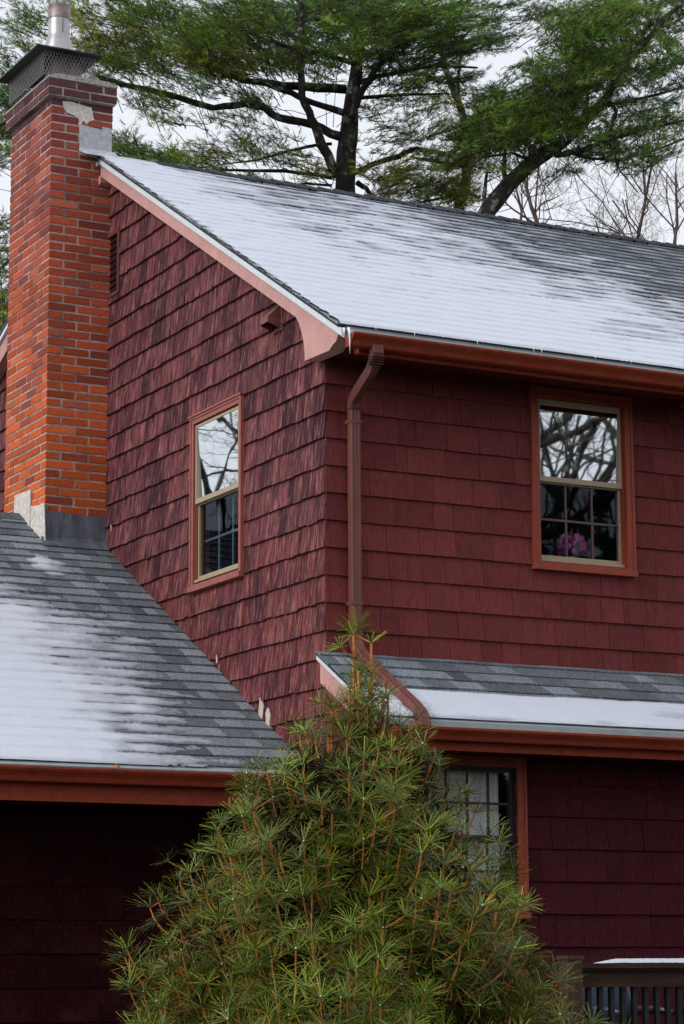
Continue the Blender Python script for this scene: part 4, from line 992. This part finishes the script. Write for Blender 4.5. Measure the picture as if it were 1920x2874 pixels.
for a in [(60, 60, 60, 50, 12, 2), (50, 150, 70, 60, 22, 0), (110, 90, 70, 60, 20, 0), (70, 230, 70, 40, 24, 2), (220, 110, 60, 70, 30, 1), (330, 40, 130, 50, 60, 0), (330, 130, 110, 55, 75, 1), (300, 200, 90, 35, 40, 0), (460, 60, 120, 60, 90, 0), (450, 165, 120, 50, 90, 0),
          (580, 90, 90, 70, 110, 0), (620, 165, 90, 55, 130, 1), (690, 200, 90, 30, 50, 0), (700, 60, 100, 70, 130, 0), (790, 120, 90, 80, 120, 0), (880, 50, 100, 60, 120, 2), (880, 170, 90, 60, 80, 0), (980, 30, 100, 50, 130, 0), (1000, 110, 90, 60, 90, 0), (1090, 60, 110, 70, 130, 0), (1080, 170, 100, 50, 80, 2),
          (1190, 60, 110, 60, 120, 0), (1200, 140, 110, 55, 120, 0), (1320, 130, 100, 35, 50, 2), (1310, 50, 100, 50, 80, 0), (1150, 225, 120, 30, 45, 0), (1260, 210, 80, 30, 40, 2), (1400, 110, 60, 25, 16, 2), (1430, 40, 80, 40, 28, 2),
          (420, 290, 80, 25, 26, 0), (500, 330, 70, 20, 16, 1), (560, 250, 110, 28, 30, 2), (720, 280, 80, 25, 26, 0), (650, 340, 110, 22, 20, 1), (620, 430, 120, 25, 40, 1), (720, 400, 120, 30, 26, 2), (800, 450, 110, 25, 26, 0), (520, 470, 110, 20, 40, 0), (360, 415, 90, 20, 42, 0), (430, 450, 110, 18, 45, 0), (900, 500, 60, 25, 20, 1),
          (1090, 310, 100, 40, 30, 1), (1180, 290, 80, 30, 20, 1), (1080, 390, 90, 40, 26, 0), (1180, 370, 80, 40, 20, 0), (1090, 490, 80, 40, 60, 1), (1160, 530, 80, 30, 40, 0), (1070, 550, 60, 20, 16, 1), (1190, 450, 60, 30, 24, 0), (740, 520, 70, 14, 14, 0)]:
    A.mass(*a, dz=A.rnd.uniform(-1.2, 1.2))
A.done()
B_ = Pine('pine_tree', 'slim pine trunk wrapped in yellow green needles between the broad pine and the leaning one', 18.5, 102, 1290)
B_.limb([(1275, 900, 20), (1285, 594, 17), (1308, 513, 15), (1312, 420, 13), (1296, 312, 12), (1273, 250, 11), (1247, 187, 9), (1235, 120, 6)], trunk=True)
B_.limb([(1286, 255, 5), (1290, 180, 4), (1300, 100, 3)], 0)
B_.limb([(1310, 470, 7), (1230, 455, 6), (1150, 440, 3)], 0)
B_.limb([(1300, 540, 5), (1220, 560, 4), (1130, 580, 2)], 0)
for a in [(1270, 330, 60, 50, 24, 1), (1310, 400, 50, 50, 60, 1), (1290, 470, 60, 40, 75, 1), (1250, 530, 80, 30, 60, 1), (1310, 560, 50, 30, 30, 1), (1200, 580, 80, 16, 20, 0), (1250, 260, 60, 40, 20, 0), (1350, 240, 60, 40, 14, 2)]:
    B_.mass(*a, dz=B_.rnd.uniform(-.8, .8))
B_.done()
C_ = Pine('pine_tree', 'big pine with bare dark trunk leaning right across the sky above the roof', 15.0, 103, 1370); C_.lean = (.30, 0, .22)
C_.limb([(1290, 900, 30), (1345, 640, 26), (1370, 590, 24), (1430, 515, 22), (1500, 450, 21), (1560, 415, 19), (1640, 340, 16), (1700, 280, 13), (1740, 205, 11), (1800, 130, 9), (1880, 40, 7), (1940, -20, 6)], trunk=True)
C_.limb([(1560, 435, 9), (1640, 420, 8), (1700, 395, 6), (1790, 368, 5), (1930, 335, 4)], -.3)
C_.limb([(1590, 425, 5), (1660, 445, 4), (1730, 450, 4), (1830, 425, 3), (1930, 385, 3)], .2)
C_.limb([(1680, 300, 6), (1760, 285, 5), (1850, 265, 4), (1930, 240, 3)], .3)
C_.limb([(1700, 270, 7), (1730, 310, 6), (1710, 370, 5)], -.3)
C_.limb([(1500, 455, 6), (1440, 430, 4), (1360, 440, 3)], 0); C_.limb([(1418, 530, 6), (1414, 470, 6), (1420, 400, 4)], 0)
C_.limb([(1355, 600, 7), (1360, 540, 6), (1368, 480, 4)], .1)
C_.limb([(1640, 340, 7), (1650, 260, 5), (1640, 160, 4), (1620, 60, 3)], .5); C_.limb([(1800, 130, 5), (1740, 80, 4), (1680, 20, 3)], .4)
C_.limb([(1730, 450, 4), (1740, 480, 2), (1790, 540, 2)], .2)
C_.limb([(1790, 120, 6), (1850, 20, 4), (1880, -30, 3)], .4)
for a in [(1390, 310, 70, 50, 110, 0), (1370, 380, 90, 50, 170, 0), (1450, 340, 80, 50, 140, 0), (1470, 400, 110, 35, 110, 0), (1540, 330, 80, 60, 150, 1), (1550, 260, 80, 50, 100, 0), (1590, 190, 80, 60, 100, 0), (1480, 220, 50, 50, 26, 2), (1590, 80, 80, 60, 80, 0), (1660, 130, 80, 70, 120, 0), (1680, 220, 80, 60, 130, 0), (1700, 50, 90, 60, 80, 0),
          (1620, 300, 60, 50, 80, 0), (1770, 190, 80, 60, 90, 0), (1800, 90, 90, 70, 80, 0), (1880, 60, 60, 70, 50, 2), (1870, 160, 70, 50, 45, 0), (1780, 300, 100, 35, 50, 2), (1870, 240, 70, 40, 34, 2), (1660, 370, 80, 35, 40, 0), (1760, 365, 100, 22, 50, 0), (1860, 350, 70, 25, 36, 0), (1680, 430, 90, 20, 50, 0), (1780, 450, 90, 20, 46, 0), (1860, 410, 70, 25, 28, 0), (1580, 490, 50, 14, 10, 2), (1760, 480, 50, 12, 8, 2), (1420, 470, 90, 20, 20, 0), (1740, 20, 200, 50, 60, 0)]:
    C_.mass(*a, dz=C_.rnd.uniform(-1.2, 1.2))
C_.done()
D_ = Pine('pine_tree', 'low pine boughs just left of the chimney behind the house', 19.0, 104, -30)
D_.limb([(-60, 900, 26), (-50, 500, 22), (-40, 200, 16), (-30, -50, 10)], trunk=True)
D_.limb([(-50, 400, 8), (20, 340, 6), (90, 330, 4)], 0); D_.limb([(-50, 800, 8), (5, 750, 5), (60, 700, 3)], 0)
for a in [(20, 280, 50, 40, 60, 2), (20, 360, 60, 40, 60, 0), (10, 440, 40, 30, 24, 0), (10, 640, 25, 40, 14, 2), (5, 740, 25, 60, 30, 0), (5, 850, 25, 60, 50, 1), (-40, 950, 60, 60, 60, 0), (60, 900, 60, 60, 40, 0), (-100, 600, 80, 200, 120, 0)]:
    D_.mass(*a, dz=D_.rnd.uniform(-.8, .8))
D_.done()

# ================================================================== bare trees
def bare_mesh(seed, hgt, r0, spread=.5, lev=5, lean=0., dens=1.):
    rnd = random.Random(seed); T_ = MB(); B = MB(); k = [0]
    def grow(p, d, L_, r, l):
        n = 4 if l > 1 else 3; pts = [p]; q = p.copy(); dd = d.copy()
        for i in range(n):
            dd = unit(dd+np.array([rnd.gauss(0, .19), rnd.gauss(0, .19), rnd.gauss(.03, .12)])); q = q+dd*L_/n; pts.append(q.copy())
        r1 = r*(.62 if l < lev else .45)
        (T_ if l == lev else B).tube(pts, [r+(r1-r)*i/n for i in range(n+1)], 6 if l >= lev-1 else 3, cap=False)
        if l == 0: return
        m_ = rnd.randint(2, 4) if l < lev else int(9*dens)
        for j in range(m_):
            t = rnd.uniform(.3, 1.0) if l < lev else rnd.uniform(.28, 1.0)
            i = min(int(t*n), n-1); s = pts[i]+(pts[i+1]-pts[i])*(t*n-i)
            a = rnd.uniform(0, 2*pi); sd = unit(np.cross(dd, np.array([cos(a), sin(a), .3])))
            nd = unit(dd*rnd.uniform(.5, .95)+sd*rnd.uniform(.5, 1.0)*spread*1.7)
            grow(s, nd, L_*rnd.uniform(.42, .68)*(1 if l < lev else .8), max(.0026, r1*(1.0-.45*t)), l-1)
    grow(np.zeros(3), unit(np.array([lean, 0, 1.])), hgt, r0, lev)
    return T_, B
bl = ['bare tree nearest the leaning pine with a pale forked trunk above the ridge', 'thin wavy bare tree standing alone right of the leaning pine trunk', 'bare tree with pale straight stem near the right edge, left of the tangle', 'dark bare tree in the twig tangle at the far right edge',
      'small bare tree low between the leaning pine and the wavy thin tree', 'spindly bare tree at the extreme right behind the darker one']
for k, (px_, py, Y, hh_, r_, ln_, sd) in enumerate([(1530, 620, 26, 5.2, .09, -.10, 1), (1640, 640, 28, 6.6, .075, .22, 2), (1765, 665, 27, 7.4, .085, .28, 3), (1840, 690, 24, 6.5, .07, .22, 4), (1470, 610, 25, 4.3, .06, .06, 8), (1890, 690, 29, 8.2, .09, .10, 6)]):
    p = at(px_, py, Y); zb = p[2]-hh_*.42
    r_ = r_*.75; Tm, Bm = bare_mesh(200+sd, hh_*.66, r_, .55, 5, ln_, 1.1)
    # trunk foot down to the ground
    foot = (-ln_*0, 0, -zb)
    Tm.tube([(0, 0, -zb-.1), (0, 0, 0.02)], [r_*1.5, r_], 7, cap=False)
    ro = empty('bare_tree', (p[0], p[1], 0)); tag(ro, bl[k], 'tree', 'bare trees behind the house')
    o1 = Tm.build('trunk', M['bark2'], ro, True); o1.location = (0, 0, zb); o2 = Bm.build('branches', M['bark2'], ro, True); o2.location = (0, 0, zb)

# ================================================================== trees out of view: bare ones seen in the panes, spruces added to shade the front
def dense_tree():
    rng = np.random.default_rng(77); ro = empty('shading_spruce', (0, 0, 0)); T = Tri(); N = 5200
    z = 1.5+rng.random(N)**1.25*17; a = rng.uniform(0, 6.283, N); R_ = (19-z)*.22*np.sqrt(rng.random(N)*.75+.25)
    c = np.stack([np.cos(a)*R_, np.sin(a)*R_, z-R_*.25], 1); d = unit(np.stack([np.cos(a), np.sin(a), rng.uniform(-.4, .3, N)], 1))
    s_ = unit(np.cross(d, rng.normal(0, 1, (N, 3))))*rng.uniform(.12, .26, (N, 1)); L_ = rng.uniform(.35, .8, (N, 1))
    V = np.stack([c-s_, c+s_, c+d*L_], 1).reshape(-1, 3)
    T.add(V, np.arange(N*3).reshape(-1, 3), np.array([[.022, .038, .018]])*rng.uniform(.5, 1.5, (N, 1)))
    T.build('crown', M['pine'], ro)
    mb = MB(); mb.tube([(0, 0, 0), (0, 0, 9), (0, 0, 18)], [.28, .16, .03], 8); mb.build('trunk', M['bark'], ro, True); return ro
def bare_big():
    Tm, Bm = bare_mesh(301, 9.5, .26, .55, 5, .05, .9); ro = empty('bare_tree', (0, 0, 0)); Tm.build('trunk', M['bark'], ro, True); Bm.build('branches', M['bark'], ro, True); return ro
def place(proto, spots, labels, group, cat='tree'):
    for k, (x, y, s_, rz) in enumerate(spots):
        if k == 0: o = proto
        else:
            o = proto.copy(); COL.objects.link(o)
            for c in list(proto.children):
                d = c.copy(); COL.objects.link(d); d.parent = o
        o.location = (x, y, 0); o.scale = (s_,)*3; o.rotation_euler = (0, 0, rz); tag(o, labels, cat, group)
sp = [(-24+k*5.2+random.uniform(-1, 1), -34+random.uniform(-3, 3), random.uniform(.40, .55), random.uniform(0, 6)) for k in range(13)]
place(dense_tree(), sp, 'unseen dark spruce added across the yard to shade the front of the house', 'added spruces shading the house')
bb = [(16.0, -22.5, 1.1, .4), (20.6, -28, 1.25, 2.0), (18.6, -26, 1.2, 4.1), (-10.4, 23, 1.05, 2.9), (-13.3, 29, 1.2, .9), (-11.6, 26, 1.1, 4.4), (-9.4, 22.5, 1.0, 5.6), (-12.9, 27.0, 1.15, 2.2), (-10.7, 25.0, 1.2, 1.5)]
place(bare_big(), bb, 'tall bare shade tree in the yard outside the picture', 'yard shade trees')

# ================================================================== ground
mb = MB(); mb.poly([(-400, -400, 0), (400, -400, 0), (400, 500, 0), (-400, 500, 0)])
gr = mb.build('ground', mat('winter_lawn', (.045, .045, .022), .95, False, .1, noise=((3, 3, 3), .3), streak=[((.8, .8, .8), .60, .66, (.30, .31, .34), .5)])); gr['kind'] = 'structure'

# ================================================================== light
w = bpy.data.worlds.new('World'); sc.world = w; w.use_nodes = True; N = w.node_tree.nodes; L = w.node_tree.links
SUN_EL, SUN_AZ = RD(27), RD(262)      # azimuth clockwise from +Y: from the left, a little towards the viewer
st = N.new('ShaderNodeTexSky'); st.sky_type = 'NISHITA'; st.sun_disc = False; st.sun_elevation = SUN_EL; st.sun_rotation = SUN_AZ
st.air_density = 1.0; st.dust_density = 3.0; st.ozone_density = 1.0
hs = N.new('ShaderNodeHueSaturation'); hs.inputs['Saturation'].default_value = .3; L.new(st.outputs[0], hs.inputs['Color'])
oc = N.new('ShaderNodeMix'); oc.data_type = 'RGBA'; oc.inputs[0].default_value = .72; L.new(hs.outputs[0], oc.inputs[6])
tcw = N.new('ShaderNodeTexCoord'); cn = N.new('ShaderNodeTexNoise'); cn.inputs['Scale'].default_value = 2.2; cn.inputs['Detail'].default_value = 3; L.new(tcw.outputs['Generated'], cn.inputs['Vector'])
cm = N.new('ShaderNodeMix'); cm.data_type = 'RGBA'; L.new(cn.outputs['Fac'], cm.inputs[0]); cm.inputs[6].default_value = (9.1, 9.5, 10.3, 1); cm.inputs[7].default_value = (10.6, 10.9, 11.6, 1)
L.new(cm.outputs[2], oc.inputs[7])
bg = N['Background']; L.new(oc.outputs[2], bg.inputs[0]); bg.inputs[1].default_value = .11
sl = bpy.data.lights.new('sun', 'SUN'); sl.energy = 1.5; sl.angle = RD(22); sl.color = (1, .965, .92)
so = bpy.data.objects.new('sun', sl); COL.objects.link(so)
sd = Vector((sin(SUN_AZ)*cos(SUN_EL), cos(SUN_AZ)*cos(SUN_EL), sin(SUN_EL)))
so.rotation_euler = sd.to_track_quat('Z', 'Y').to_euler()
sc.view_settings.view_transform = 'Standard'; sc.view_settings.look = 'None'; sc.view_settings.exposure = 0; sc.view_settings.gamma = 1
